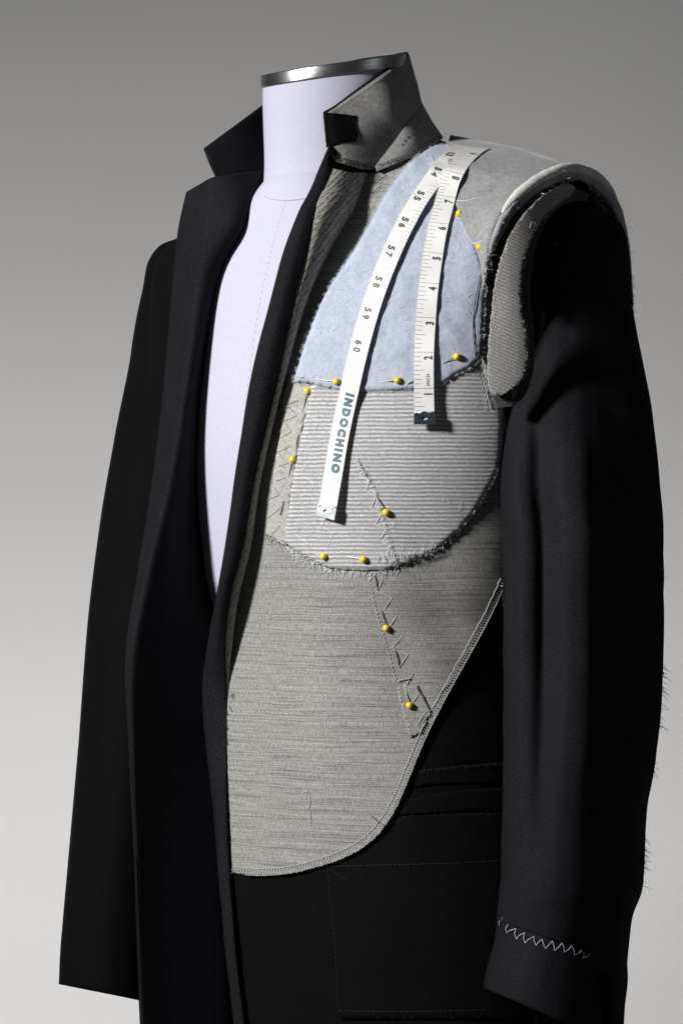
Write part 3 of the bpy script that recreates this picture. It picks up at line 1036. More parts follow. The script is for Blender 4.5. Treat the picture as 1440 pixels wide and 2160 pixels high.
RS = [(0, 392, 14, 505, 505, .085, .010, 0), (1, 388, 48, 520, 516, .085, .03, 0), (2, 388, 72, 552, 548, .085, .045, 0), (3, 394, 92, 620, 615, .085, .055, 0), (4, 394, 114, 740, 740, .082, .06, 0),
      (5, 374, 128, 920, 920, .078, .06, 0), (6, 350, 134, 1100, 1100, .070, .06, 0), (7, 325, 135, 1300, 1300, .055, .058, 0), (8, 296, 131, 1600, 1600, .035, .056, 0), (9, 272, 127, 1830, 1830, .02, .054, 0),
      (10, 258, 128, 2000, 2010, .012, .053, 0), (11, 254, 127, 2076, 2128, .008, .052, 0)]
SRG = sleeve_rows(ring_tab(RS, 130))
sheet('right_sleeve', SRG, M_BLACK_SHADED, jacket, 0.0016, disp=lambda u, v, p: 0.0016 * mnoise.noise(Vector((p.x * 16, p.y * 10, p.z * 4 + 9))), label='finished black right sleeve hanging beside the form')

# ------------------------------------------------------------------ sewing threads
def zig(t, path, amp, period, r, off=0.0008, jit=0.0, stack=None):
    pts = resample(path, period / 2, False)
    out = []
    for i, p in enumerate(pts):
        d = pts[min(i + 1, len(pts) - 1)] - pts[max(i - 1, 0)]
        d = d.normalized() if d.length else Vector((1, 0))
        n = Vector((-d.y, d.x))
        s = amp if i % 2 else -amp
        q = p + n * (s + random.uniform(-jit, jit)) + d * random.uniform(-jit, jit)
        out.append(q)
    for a, b_ in zip(out, out[1:]):
        m = (a + b_) / 2
        hs = [hit(q.x, q.y, stack) for q in (a, m, b_)]
        if None in hs or max(h[0].y for h in hs) - min(h[0].y for h in hs) > .012:
            continue
        t.add([hs[0][0] + hs[0][1] * off * .4, hs[1][0] + hs[1][1] * off * 1.3, hs[2][0] + hs[2][1] * off * .4], r, 4)

def dashes(t, path, length, gap, r, off=0.0006, jit=0.3):
    pts = resample(path, 2.0, False)
    n1, n2 = max(1, int(length / 2)), max(1, int(gap / 2))
    i = 0
    while i + n1 < len(pts):
        seg = [pts[i], pts[i + n1 // 2], pts[i + n1]]
        t.add([on(s.x + random.uniform(-jit, jit), s.y + random.uniform(-jit, jit), off) for s in seg], r, 4)
        i += n1 + n2

def fray(t, path, ln, out_dir, density, r, spread=0.8, off=0.0012, curl=5.0, lift=0.0):
    pts = resample(path, 1.0 / density, False)
    for p in pts:
        if random.random() < 0.25:
            continue
        a = math.atan2(out_dir[1], out_dir[0]) + random.gauss(0, spread * .6)
        L = ln * random.uniform(.35, 1.25)
        q = [Vector((p.x + random.uniform(-2, 2), p.y + random.uniform(-2, 2)))]
        c = random.uniform(-1, 1) * curl / 10
        for k in range(4):
            q.append(q[-1] + Vector((math.cos(a), math.sin(a))) * L / 4)
            a += c * .5
        w = []
        for k, s in enumerate(q):
            h = hit(s.x, s.y)
            w.append((h[0] + h[1] * (off + lift * k)) if h else None)
        ref = w[0]
        if ref is None:
            continue
        for k in range(len(w)):
            if w[k] is None or abs(w[k].y - ref.y) > .02:
                w[k] = P(q[k].x, q[k].y, ref.y - .001)
        t.add(w, r, 3, True)

def loose(t, box, n, ln, r, off=0.0016, curl=1.0, stack=None):
    for _ in range(n):
        x, y = random.uniform(box[0], box[2]), random.uniform(box[1], box[3])
        a = random.uniform(0, 6.28)
        L = ln * random.uniform(.4, 1.3)
        c = random.uniform(-curl, curl)
        w = []
        for k in range(6):
            h = hit(x, y, stack)
            top_h = hit(x, y)
            if not h or abs(h[0].y - top_h[0].y) > .004:
                w = []
                break
            w.append(on(x, y, off + 0.0006 * math.sin(k), stack))
            x += math.cos(a) * L / 5
            y += math.sin(a) * L / 5
            a += c * .4
        if w and max(v.y for v in w) - min(v.y for v in w) < 0.02:
            t.add(w, r, 3, True)

# black pad stitches on the lapel canvas
t = Threads()
lap_t = [(a, b, c) for (a, b, c, d) in LAP]
row_i = 0
py = 372
while py < 1425:
    xr, xs = tab(lap_t, py)
    f = max(0, min(1, (xr - xs) / 90))
    x = xs + 3 + (row_i % 2) * 6
    while x < xr - 1:
        L = (9 + 9 * f) * random.uniform(.8, 1.15)
        a = R(-38 - 24 * (1 - f) + random.uniform(-6, 6))
        x0, y0 = x + random.uniform(-1.5, 1.5), py + random.uniform(-1.5, 1.5)
        pts = [(x0 + math.cos(a) * L * q, y0 + math.sin(a) * L * q + 1.2 * math.sin(q * 3.1)) for q in (0, .5, 1)]
        w = [on(q[0], q[1], .0006, [STACK[lapel_at]]) for q in pts]
        if all(hit(q[0], q[1], [STACK[lapel_at]]) for q in pts) and abs(w[0].y - w[2].y) < .02 and random.random() > .06:
            t.add(w, 0.00024, 4)
        x += 12.5
    py += 11.5
    row_i += 1
lapel_obj = next(o for o in bpy.data.objects if o.name == 'lapel_canvas')
t.build('pad_stitches', M_TBLACK, lapel_obj, label='rows of slanting black pad stitches')
t = Threads()
for (x, y) in [(792, 372), (804, 366), (784, 392), (776, 402), (818, 358), (798, 388), (768, 424), (786, 412), (830, 352)]:
    t.add([on(x, y, .0012), on(x + 9, y - 9, .0016), on(x + 19, y - 17, .0012)], .00025, 4)
t.build('pad_stitches', M_TBLACK, canvas)

# undercollar stitches
t = Threads()
zig(t, smooth_poly([(699, 331), (716, 337), (742, 344), (770, 348), (790, 349)], 8, False), 6, 9, .00016, .0012, 0.6)
zig(t, smooth_poly([(796, 352), (826, 341), (850, 333), (898, 308), (926, 288)], 8, False), 5, 8, .00016, .0012, 0.6)
t.build('zigzag_stitches', M_TDARK, und)
t = Threads()
zig(t, smooth_poly([(700, 236), (745, 207), (800, 168), (846, 132)], 8, False), 3.4, 6, .00015, .0010, 0.6)
t.build('zigzag_stitches', M_TGREY, und)
t = Threads()
dashes(t, smooth_poly([(886, 258), (868, 278), (846, 312)], 10, False), 6, 4, .00022, .0012)
t.build('running_stitches', M_TBLACK, std)
t = Threads()
for k in range(1):
    t.add([on(x + k * 2, y, .0004) for x, y in [(792, 348), (812, 325), (834, 300), (850, 282)]], .0003, 4)
t.build('crease_cord', M_TBLACK, std, kind=None)

# overlock along the curved canvas edge
curve = smooth_poly([(1068, 1226), (1040, 1288), (1008, 1350), (970, 1418), (932, 1488), (900, 1552), (870, 1622), (842, 1690), (810, 1744), (770, 1784), (720, 1811), (660, 1831), (600, 1844), (540, 1847), (492, 1842)], 14, False)
inner, outer = [], []
cpts = resample(curve, 6, False)
t = Threads()
cord = []
for i, p in enumerate(cpts):
    d = (cpts[min(i + 1, len(cpts) - 1)] - cpts[max(i - 1, 0)]).normalized()
    n = Vector((d.y, -d.x))
    if n.x > 0:
        n = -n
    if n.dot(Vector((-1, -.6))) < 0:
        n = -n
    w = 15 + random.uniform(-1, 1)
    a = p + n * w
    cord.append(on(a.x, a.y, .0003 + .0002 * (i % 2)))
    b_ = p - n * random.uniform(-.5, 1.5) + d * 5
    m = (a + b_) / 2
    t.add([on(a.x, a.y, .0002), on(m.x, m.y, .0003), on((p + n * 1).x, (p + n * 1).y, .0002), P(b_.x, b_.y, on((p + n * 2).x, (p + n * 2).y, .0002).y)], .0004, 4)
t.add(cord, .00032, 5)
rim = [on((p + Vector((-2, -1))).x, (p + Vector((-2, -1))).y, .0003) + Vector((.0004, 0, -.0003)) for p in cpts]
t.add(rim, .00025, 5)
t.build('overlock_stitches', M_TGREY, canvas, label='pale overlock stitching round the curved edge')

# zigzag basting over canvas darts
t = Threads()
path = smooth_poly([(800, 1222), (812, 1262), (826, 1310), (838, 1355), (852, 1400), (864, 1440), (876, 1480), (892, 1528)], 10, False)
zig(t, path, 13, 44, .00028, .0003, 2.5)
left = smooth_poly([(776, 1204), (786, 1255), (802, 1322), (820, 1380), (834, 1436)], 10, False)
zig(t, left, 2.4, 9, .00022, .0003, .9)
zig(t, smooth_poly([(840, 1452), (850, 1500), (866, 1552)], 10, False), 2.2, 9, .00022, .0003, .9)
t.add([on(x, y, .0012) for x, y in [(838, 1436), (850, 1433), (864, 1431)]], .0004, 4)
t.build('dart_basting', M_TGREY, canvas)
t = Threads()
for pts in ([(644, 1680), (650, 1668), (655, 1690), (652, 1704)], [(650, 1700), (655, 1718), (656, 1736)], [(640, 1672), (648, 1670)]):
    t.add([on(x, y, .0010) for x, y in pts], .0002, 4)
t.build('tailor_tack', M_TPALE, canvas, kind=None)
t = Threads()
for pts in ([(783, 1720), (795, 1730), (808, 1740), (826, 1738), (832, 1728)], [(488, 1470), (494, 1464), (493, 1476)], [(486, 1490), (492, 1502)],
            [(690, 1832), (706, 1838), (722, 1850), (736, 1858)], [(480, 1850), (486, 1880), (492, 1910)]):
    t.add(spline([on(x, y, .0012) for x, y in pts], 12), .00022, 4)
t.build('loose_black_threads', M_TBLACK, canvas)

# haircloth: white stitches and frayed edges
t = Threads()
hc = next(o for o in bpy.data.objects if o.name == 'haircloth_chest_piece')
for pth in ([(640, 850), (672, 905), (640, 980), (664, 1050), (632, 1120), (660, 1165)], [(676, 870), (700, 960), (676, 1060), (700, 1150)]):
    zig(t, smooth_poly(pth, 10, False), 9, 46, .00013, .0002, 4)
zig(t, smooth_poly([(764, 985), (778, 1030), (796, 1080), (808, 1130), (826, 1185)], 10, False), 9, 36, .00022, .0004, 3)
t.build('white_basting', M_TWHITE, hc)
t = Threads()
loose(t, (650, 850, 1030, 1150), 80, 30, .00011, .0002, .7, [STACK[hair_at]])
fray(t, [(602, 1148), (640, 1174), (690, 1198), (740, 1205), (800, 1205), (838, 1198)], 17, (.1, 1), .55, .00019, 1.0, .0008)
fray(t, [(838, 1196), (880, 1178), (925, 1154), (965, 1122), (1000, 1080), (1030, 1032), (1052, 985)], 11, (.7, .7), .4, .00018, 1.0, .0008)
fray(t, [(790, 1168), (840, 1165), (880, 1160), (920, 1148)], 24, (.1, 1), .5, .00018, .5, .0016)
fray(t, [(756, 968), (776, 1000), (796, 1050), (810, 1100), (822, 1150), (838, 1190)], 13, (-1, .4), .35, .00018, 1.3, .0016)
fray(t, [(620, 1160), (660, 1180)], 30, (-.9, .5), .25, .00018, .6, .0012)
fray(t, [(1018, 760), (1024, 820), (1032, 870)], 16, (.4, .6), .6, .0002, 1.6, .0020)
t.build('frayed_threads', M_TWHITE, hc)
t = Threads()
strip = next(o for o in bpy.data.objects if o.name == 'bridle_strip')
zig(t, smooth_poly([(620, 840), (606, 900), (592, 990), (578, 1060), (582, 1125)], 10, False), 12, 34, .00016, .0006, 3)
fray(t, [(560, 1128), (576, 1134), (600, 1148)], 14, (-.3, 1), .5, .00018, 1.0)
loose(t, (590, 830, 640, 1120), 30, 18, .00014)
t.build('strip_stitches', M_TTAN, strip)

# felt: white basting, black thread line, fuzz
fl = next(o for o in bpy.data.objects if o.name == 'felt_layer')
t = Threads()
for pth in ([(846, 395), (800, 480), (752, 570), (706, 650), (672, 740), (650, 790)], [(905, 330), (880, 366), (850, 420)], [(944, 480), (960, 560), (985, 640), (998, 720)]):
    pts = resample(smooth_poly(pth, 10, False), 34, False)
    for p in pts:
        for q in range(2):
            if q and random.random() < .65:
                continue
            x, y = p.x + random.uniform(-4, 4) + q * 8, p.y + random.uniform(-4, 4) + q * 6
            L = random.uniform(14, 24)
            a = R(58 if q == 0 else -30) + random.uniform(-.2, .2)
            t.add([on(x, y, .0001), on(x + math.cos(a) * L / 2, y + math.sin(a) * L / 2, .0003), on(x + math.cos(a) * L, y + math.sin(a) * L, .0001)], .00015, 4)
loose(t, (640, 430, 1010, 800), 60, 26, .00012, .0003, 1.5, [STACK[felt_at]])
t.build('white_basting', M_TWHITE, fl)
t = Threads()
ol = resample(smooth_poly(felt_poly[1:23], 8, False), 1.6, False)
for p in ol:
    for _ in range(3):
        a = random.uniform(0, 6.28)
        L = random.uniform(1.5, 5)
        h = hit(p.x, p.y)
        if not h:
            continue
        s = h[0] + h[1] * random.uniform(.0002, .0014)
        d = Vector((math.cos(a) * L / S, -.0006, -math.sin(a) * L / S))
        t.add([s, s + d * .5 + Vector((random.uniform(-.0005, .0005), -.0003, 0)), s + d], .00009, 3, True)
t.build('felt_fuzz', M_TWHITE, fl)
t = Threads()
t.add([on(x, y, .0008) for x, y in [(1012, 580), (1004, 620), (998, 660), (997, 700), (1000, 740), (1006, 770), (1014, 800), (1022, 830), (1030, 860)]], .00028, 4)
t.build('marking_thread', M_TBLACK, fl, kind=None)
t = Threads()
t.add(spline([on(x, y, .0010) for x, y in [(604, 796), (598, 806), (606, 812), (600, 818)]], 10), .0002, 4)
t.build('loose_thread', M_TBLACK, fl, kind=None)

# shoulder pad: fibres
pad = next(o for o in bpy.data.objects if o.name == 'shoulder_pad')
t = Threads()
loose(t, (965, 330, 1190, 520), 60, 24, .00014, .0002, 1.5)
for pts in ([(972, 470), (1000, 512), (1030, 500)], [(960, 425), (985, 425), (1016, 418)], [(1010, 500), (1030, 480), (1060, 470)]):
    t.add(spline([on(x, y, .0012) for x, y in pts], 10), .00022, 4)
for i in range(2, 118):
    for _ in range(3):
        p = AC[i] + Vector((0, -.002, 0))
        d = Vector((random.gauss(0, 1), random.gauss(-.3, .5), random.gauss(0, 1))) * .0022
        t.add([p, p + d * .6, p + d + Vector((random.gauss(0, .0004), 0, 0))], .00013, 3, True)
for _ in range(34):
    i = random.randint(48, 86)
    p = inward(AC[i], random.uniform(.006, .013), -.001)
    d = Vector((random.gauss(.3, 1), -.4, random.gauss(0, .6))) * random.uniform(.002, .006)
    t.add([p, p + d * .5 + Vector((0, 0, .001)), p + d], .00020, 3)
t.build('pad_fibres', M_TWHITE, pad)
# twill fringe
tws = next(o for o in bpy.data.objects if o.name == 'twill_sleeve_head')
t = Threads()
fray(t, smooth_poly([(1204, 408), (1178, 428), (1150, 452), (1122, 492), (1105, 545), (1097, 600), (1098, 650), (1108, 700), (1112, 745), (1106, 785), (1090, 812), (1068, 828), (1046, 834)], 8, False), 5, (.9, .4), .7, .00016, 1.2, .0006)
for pts in ([(1078, 822), (1080, 834), (1078, 842)], [(1084, 818), (1086, 832)], [(1080, 824), (1083, 838)]):
    t.add([on(x, y, .0016) for x, y in pts], .0002, 4)
t.build('frayed_threads', M_TGREY, tws)

# cuff zigzag
lsl = next(o for o in bpy.data.objects if o.name == 'left_sleeve')
t = Threads()
zig(t, smooth_poly([(1055, 1940), (1068, 1956), (1090, 1971), (1130, 1986), (1180, 1998), (1225, 2012), (1240, 2018)], 10, False), 9, 20, .00026, .0018, 1.5)
t.build('zigzag_stitches', M_TPALE, lsl, label='pale zigzag stitches joining sleeve and cuff')
t = Threads()
zig(t, smooth_poly([(1272, 2026), (1292, 2030), (1314, 2030)], 8, False), 5, 9, .0002, .0012, .8)
t.build('zigzag_stitches', M_TDARK, lsl)
# dark frayed hairs down the raw back seam
t = Threads()
def edge_hairs(y0, y1, n, ln, tabl, lo=-.159, hi=-.149):
    for _ in range(n):
        y = random.uniform(y0, y1)
        x = tab(tabl, y)[0] - 3
        yy = random.uniform(lo, hi)
        a = R(random.uniform(15, 80))
        L = ln * random.uniform(.4, 1.3)
        p = [P(x, y, yy)]
        for k in range(4):
            x += math.cos(a) * L / 4
            y += math.sin(a) * L / 4
            a += random.uniform(-.25, .3)
            p.append(P(x, y, yy))
        t.add(p, .00026, 3, True)
SE = [(560, 1326), (645, 1331), (720, 1345), (950, 1384), (1200, 1396), (1400, 1395), (1500, 1388), (1600, 1380), (1700, 1361), (1800, 1357), (1870, 1352), (1900, 1338), (1960, 1330), (2030, 1318), (2160, 1308)]
edge_hairs(1385, 1530, 46, 26, SE)
edge_hairs(1605, 1665, 14, 20, SE)
edge_hairs(1750, 1868, 44, 20, SE)
edge_hairs(1170, 1290, 8, 12, SE)
edge_hairs(1990, 2035, 10, 9, SE)
edge_hairs(560, 655, 26, 16, [(560, 1328), (655, 1333)], -.075, -.055)
t.build('frayed_seam_hairs', M_TBLACK, lsl, label='dark frayed hairs along the raw back seam')
t = Threads()
fray(t, smooth_poly([(1312, 1880), (1306, 1930), (1298, 1970), (1290, 2010), (1270, 2030)], 8, False), 12, (-.5, .8), .5, .00024, 1.3, .0012)
t.build('frayed_vent_threads', M_TDARK, lsl)

# lower front stitching
pb = next(o for o in bpy.data.objects if o.name == 'pocket_bag')
t = Threads()
dashes(t, smooth_poly([(850, 1722), (960, 1714), (1062, 1708)], 12, False), 4, 12, .00018, .0003)
t.build('topstitching', M_TDARK, pb)
t = Threads()
dashes(t, smooth_poly([(690, 1828), (800, 1825), (960, 1821), (1060, 1815)], 12, False), 6, 5, .00022, .0003)
dashes(t, smooth_poly([(692, 1836), (698, 1900), (708, 2000), (714, 2128)], 12, False), 6, 5, .00022, .0003)
dashes(t, smooth_poly([(716, 2132), (860, 2134), (1040, 2130)], 12, False), 6, 5, .00022, .0003)
t.build('black_topstitching', M_TDARK, pb)
fe = next(o for o in bpy.data.objects if o.name == 'front_edge')
t = Threads()
pts = resample(smooth_poly([(478, 1480), (478, 1600), (482, 1740), (486, 1850), (496, 1920), (506, 2010), (520, 2150)], 10, False), 16, False)
for p in pts:
    if random.random() < .35:
        continue
    p = p + Vector((random.uniform(-3, 1), random.uniform(-3, 3)))
    t.add([on(p.x, p.y, .0008), on(p.x + 3, p.y + 6, .0014), on(p.x + 5, p.y + 12, .0008)], .0003, 4)
t.build('felling_stitches', M_TBLACK, fe)
t = Threads()
ws = next(o for o in bpy.data.objects if o.name == 'waist_seam_allowance')
fray(t, smooth_poly([(880, 1626), (960, 1617), (1060, 1609)], 8, False), 7, (.2, 1), .5, .0002, .8, .0008)
t.build('frayed_threads', M_TDARK, ws)

# ------------------------------------------------------------------ measuring tape
tape = thing('measuring_tape', 'white measuring tape hung over the shoulder pad with both ends on the chest', 'tape measure', tuple(P(985, 305, -.05)))
TW = 0.0133
class Ribbon:
    def __init__(s, back, path, lift):
        ctl = [P(*b_) for b_ in back] 
        nrm = [Vector((0.1, .5, .85)).normalized()] * len(back)
        nb = len(back)
        pts = smooth_poly(path, 10, False)
        L = len(pts)
        for i, p in enumerate(pts):
            h = hit(p.x, p.y)
            f = i / (L - 1)
            ctl.append(h[0] + h[1] * lift(p.y))
            nrm.append(h[1])
        for _ in range(14):
            c2, n2 = list(ctl), list(nrm)
            for i in range(1, len(ctl) - 1):
                c2[i] = (ctl[i - 1] + ctl[i] * 2 + ctl[i + 1]) / 4
                n2[i] = (nrm[i - 1] + nrm[i] * 2 + nrm[i + 1]).normalized()
            c2[:nb] = ctl[:nb]
            ctl, nrm = c2, n2
        for rnd in range(3):
            L = len(ctl)
            lack = [0.0] * L
            for i in range(nb, L):
                x, y = pix(ctl[i])
                a, b_ = pix(ctl[max(i - 1, nb)]), pix(ctl[min(i + 1, L - 1)])
                d = Vector((b_[0] - a[0], b_[1] - a[1])).normalized()
                for w in (-21, -10, 0, 10, 21):
                    h = hit(x - d.y * w, y + d.x * w)
                    if h:
                        lack[i] = max(lack[i], ctl[i].y - (h[0].y - .0007))
            wide = [max(lack[max(0, i - 2):i + 3]) for i in range(L)]
            soft = [sum(wide[max(0, i - 3):i + 4]) / len(wide[max(0, i - 3):i + 4]) for i in range(L)]
            for i in range(nb, L):
                if soft[i] > 0:
                    x, y = pix(ctl[i])
                    ctl[i] = P(x, y, ctl[i].y - soft[i] * max(0, min(1, (y - 345) / 40)))
            if rnd < 2:
                for _ in range(2):
                    c2 = list(ctl)
                    for i in range(nb, L - 1):
                        c2[i] = (ctl[i - 1] + ctl[i] * 2 + ctl[i + 1]) / 4
                    ctl = c2
        s.c = ctl
        s.n = nrm
        s.s = [0.0]
        for a, b_ in zip(ctl, ctl[1:]):
            s.s.append(s.s[-1] + (b_ - a).length)
        s.py = [pix(v)[1] for v in ctl]
        s.w = [None] * len(ctl)
        for i in range(len(ctl) - 1, -1, -1):
            tg = (ctl[min(i + 1, len(ctl) - 1)] - ctl[max(i - 1, 0)]).normalized()
            w = tg.cross(nrm[i]).normalized()
            ref = s.w[i + 1] if i + 1 < len(ctl) else Vector((1, 0, 0))
            if w.dot(ref) < 0:
                w = -w
            if i + 1 < len(ctl):
                w = (w * .35 + ref * .65)
                w = (w - tg * w.dot(tg)).normalized()
            s.w[i] = w
        s.nb = nb
    def frame(s, d):
        d = min(max(d, 0), s.s[-1] - 1e-6)
        i = 0
        lo, hi = 0, len(s.s) - 2
        while lo < hi:
            m = (lo + hi + 1) // 2
            if s.s[m] <= d:
                lo = m
            else:
                hi = m - 1
        i = lo
        f = (d - s.s[i]) / (s.s[i + 1] - s.s[i])
        def tg(k):
            return (s.c[min(k + 1, len(s.c) - 1)] - s.c[max(k - 1, 0)]).normalized()
        p = s.c[i].lerp(s.c[i + 1], f)
        n = s.n[i].lerp(s.n[i + 1], f).normalized()
        t_ = tg(i).lerp(tg(i + 1), f).normalized()
        w = s.w[i].lerp(s.w[i + 1], f)
        w = (w - t_ * w.dot(t_)).normalized()
        return p, t_, w, n
    def at(s, d, w, h=0.0):
        p, t_, wv, n = s.frame(d)
        n2 = wv.cross(t_)
        if n2.dot(n) < 0:
            n2 = -n2
        return p + wv * (w * TW) + n2 * h
    def s_of(s, py):
        for i in range(s.nb, len(s.py) - 1):
            if s.py[i] <= py <= s.py[i + 1]:
                return s.s[i] + (s.s[i + 1] - s.s[i]) * (py - s.py[i]) / (s.py[i + 1] - s.py[i])
        return s.s[-1]
    def build(s, s1):
        n = 150
        G = []
        for i in range(n + 1):
            d = s1 * i / n
            G.append([s.at(d, w) for w in (-.5, -.25, 0, .25, .5)])
        o = sheet('ribbon', G, M_TAPE, tape, 0.0004)
        es = o.modifiers.new('crisp_edges', 'EDGE_SPLIT')
        es.split_angle = R(40)
        return o

def quad_strip(rb, d0, d1, w0, w1, h, vs, fs):
    b_ = len(vs)
    vs += [rb.at(d0, w0, h), rb.at(d0, w1, h), rb.at(d1, w1, h), rb.at(d1, w0, h)]
    fs.append((b_, b_ + 1, b_ + 2, b_ + 3))

def glyphs(txt, size, bold=0.0, space=1.0):
    cu = bpy.data.curves.new('glyph', 'FONT')
    cu.body = txt
    cu.size = size
    cu.offset = bold
    cu.align_x = 'CENTER'
    cu.align_y = 'CENTER'
    cu.space_character = space
    cu.resolution_u = 4
    o = bpy.data.objects.new('glyph', cu)
    col.objects.link(o)
    dg = bpy.context.evaluated_depsgraph_get()
    me = bpy.data.meshes.new_from_object(o.evaluated_get(dg))
    vs = [v.co.copy() for v in me.vertices]
    fs = [tuple(p.vertices) for p in me.polygons]
    bpy.data.objects.remove(o)
    bpy.data.curves.remove(cu)
    bpy.data.meshes.remove(me)
    x0, x1 = min(v.x for v in vs), max(v.x for v in vs)
    y0, y1 = min(v.y for v in vs), max(v.y for v in vs)
    for v in vs:
        v.x -= (x0 + x1) / 2
        v.y -= (y0 + y1) / 2
    return vs, fs, x1 - x0, y1 - y0

def print_text(rb, name, txt, size, d, w, flip, mat, parent, bold=0.0, space=1.0, length=None, height=None):
    vs, fs, gw, gh = glyphs(txt, size, bold, space)
    kx = length / gw if length else 1
    ky = height / gh if height else 1
    out = []
    for v in vs:
        if flip:      # reads upwards, tops to the left
            out.append(rb.at(d - v.x * kx, w - v.y * ky / TW, .0006))
        else:         # reads downwards, tops to the right
            out.append(rb.at(d + v.x * kx, w + v.y * ky / TW, .0006))
    return mesh(name, out, fs, mat, parent, smooth=False)

lift_l = lambda y: 0.0009 + 0.0012 * max(0, min(1, (380 - y) / 40)) + 0.0048 * max(0, min(1, (y - 860) / 200))
rbl = Ribbon([(1050, 440, .075), (1040, 390, .055), (1022, 330, .015), (1006, 303, -.022), (994, 297, -.042)],
             [(978, 308), (950, 335), (925, 365), (889, 414), (856, 471), (826, 534), (801, 597), (778, 664), (759, 732), (738, 821), (722, 900), (710, 980), (699, 1065), (694, 1092)], lift_l)
lift_r = lambda y: 0.0009 + 0.0012 * max(0, min(1, (380 - y) / 40)) + 0.0045 * max(0, min(1, (y - 680) / 180))
rbr = Ribbon([(1085, 440, .05), (1078, 390, .035), (1062, 340, -.005), (1046, 314, -.040), (1034, 308, -.060)],
             [(1016, 313), (988, 332), (958, 364), (941, 414), (926, 471), (914, 533), (905, 597), (898, 670), (895, 743), (894, 819), (895, 866), (895, 896)], lift_r)
RL, RR = rbl.build(rbl.s_of(1068)), rbr.build(rbr.s_of(872))
# left end: 53..60
marks_l = [(53, 327), (54, 364), (55, 415), (56, 471), (57, 531), (58, 596), (59, 662), (60, 731)]
vs, fs = [], []
sl = [rbl.s_of(p) for _, p in marks_l]
for k, (n, py) in enumerate(marks_l):
    quad_strip(rbl, sl[k] - .00012, sl[k] + .00012, -.5, .5, .0004, vs, fs)
    if k:
        for q in range(1, 8):
            d = sl[k - 1] + (sl[k] - sl[k - 1]) * q / 8
            w = .44 if q == 4 else (.34 if q % 2 == 0 else .27)
            if q in (1, 7):
                w = .24
            quad_strip(rbl, d - .00012, d + .00012, .5 - w, .49, .0004, vs, fs)
mesh('tick_marks', vs, fs, M_TICK, RL, smooth=False, kind='stuff')
for k, (n, py) in enumerate(marks_l):
    txt = str(n)
    gap = .0017
    for c, sgn in ((txt[0], -1), (txt[1], 1)):
        print_text(rbl, 'digit', c, .0046, sl[k] + sgn * .0025, -.12, False, M_INK, RL, .00010, length=.0031 if c != '1' else None, height=.0047)
# brand lettering
s0, s1 = rbl.s_of(829), rbl.s_of(997)
print_text(rbl, 'lettering', 'INDOCHINO',   .006, (s0 + s1) / 2, .08, False, M_TEAL, RL, .00048, 1.45, length=(s1 - s0), height=.0060)
# right end: 9..1
marks_r = [(9, 322), (8, 364), (7, 414), (6, 471), (5, 533), (4, 597), (3, 669.5), (2, 743), (1, 819)]
vs, fs = [], []
sr = [rbr.s_of(p) for _, p in marks_r]
sr.append(sr[-1] + (sr[-1] - sr[-2]))
for k in range(len(sr)):
    if k < 9:
        quad_strip(rbr, sr[k] - .00012, sr[k] + .00012, -.5, .5, .0004, vs, fs)
    if k:
        for q in range(1, 8):
            d = sr[k - 1] + (sr[k] - sr[k - 1]) * q / 8
            if d > rbr.s_of(869):
                break
            w = .52 if q == 4 else (.40 if q % 2 == 0 else .33)
            quad_strip(rbr, d - .00012, d + .00012, -.49, -.5 + w, .0004, vs, fs)
mesh('tick_marks', vs, fs, M_TICK, RR, smooth=False, kind='stuff')
for k, (n, py) in enumerate(marks_r):
    print_text(rbr, 'digit', str(n), .0052, sr[k] + .0038, .20, True, M_INK, RR, .00014, height=.0055)
print_text(rbr, 'lettering', 'INCH', .0026, rbr.s_of(801), .20, True, M_INK, RR, 0.0, 1.1, height=.0021, length=.0075)

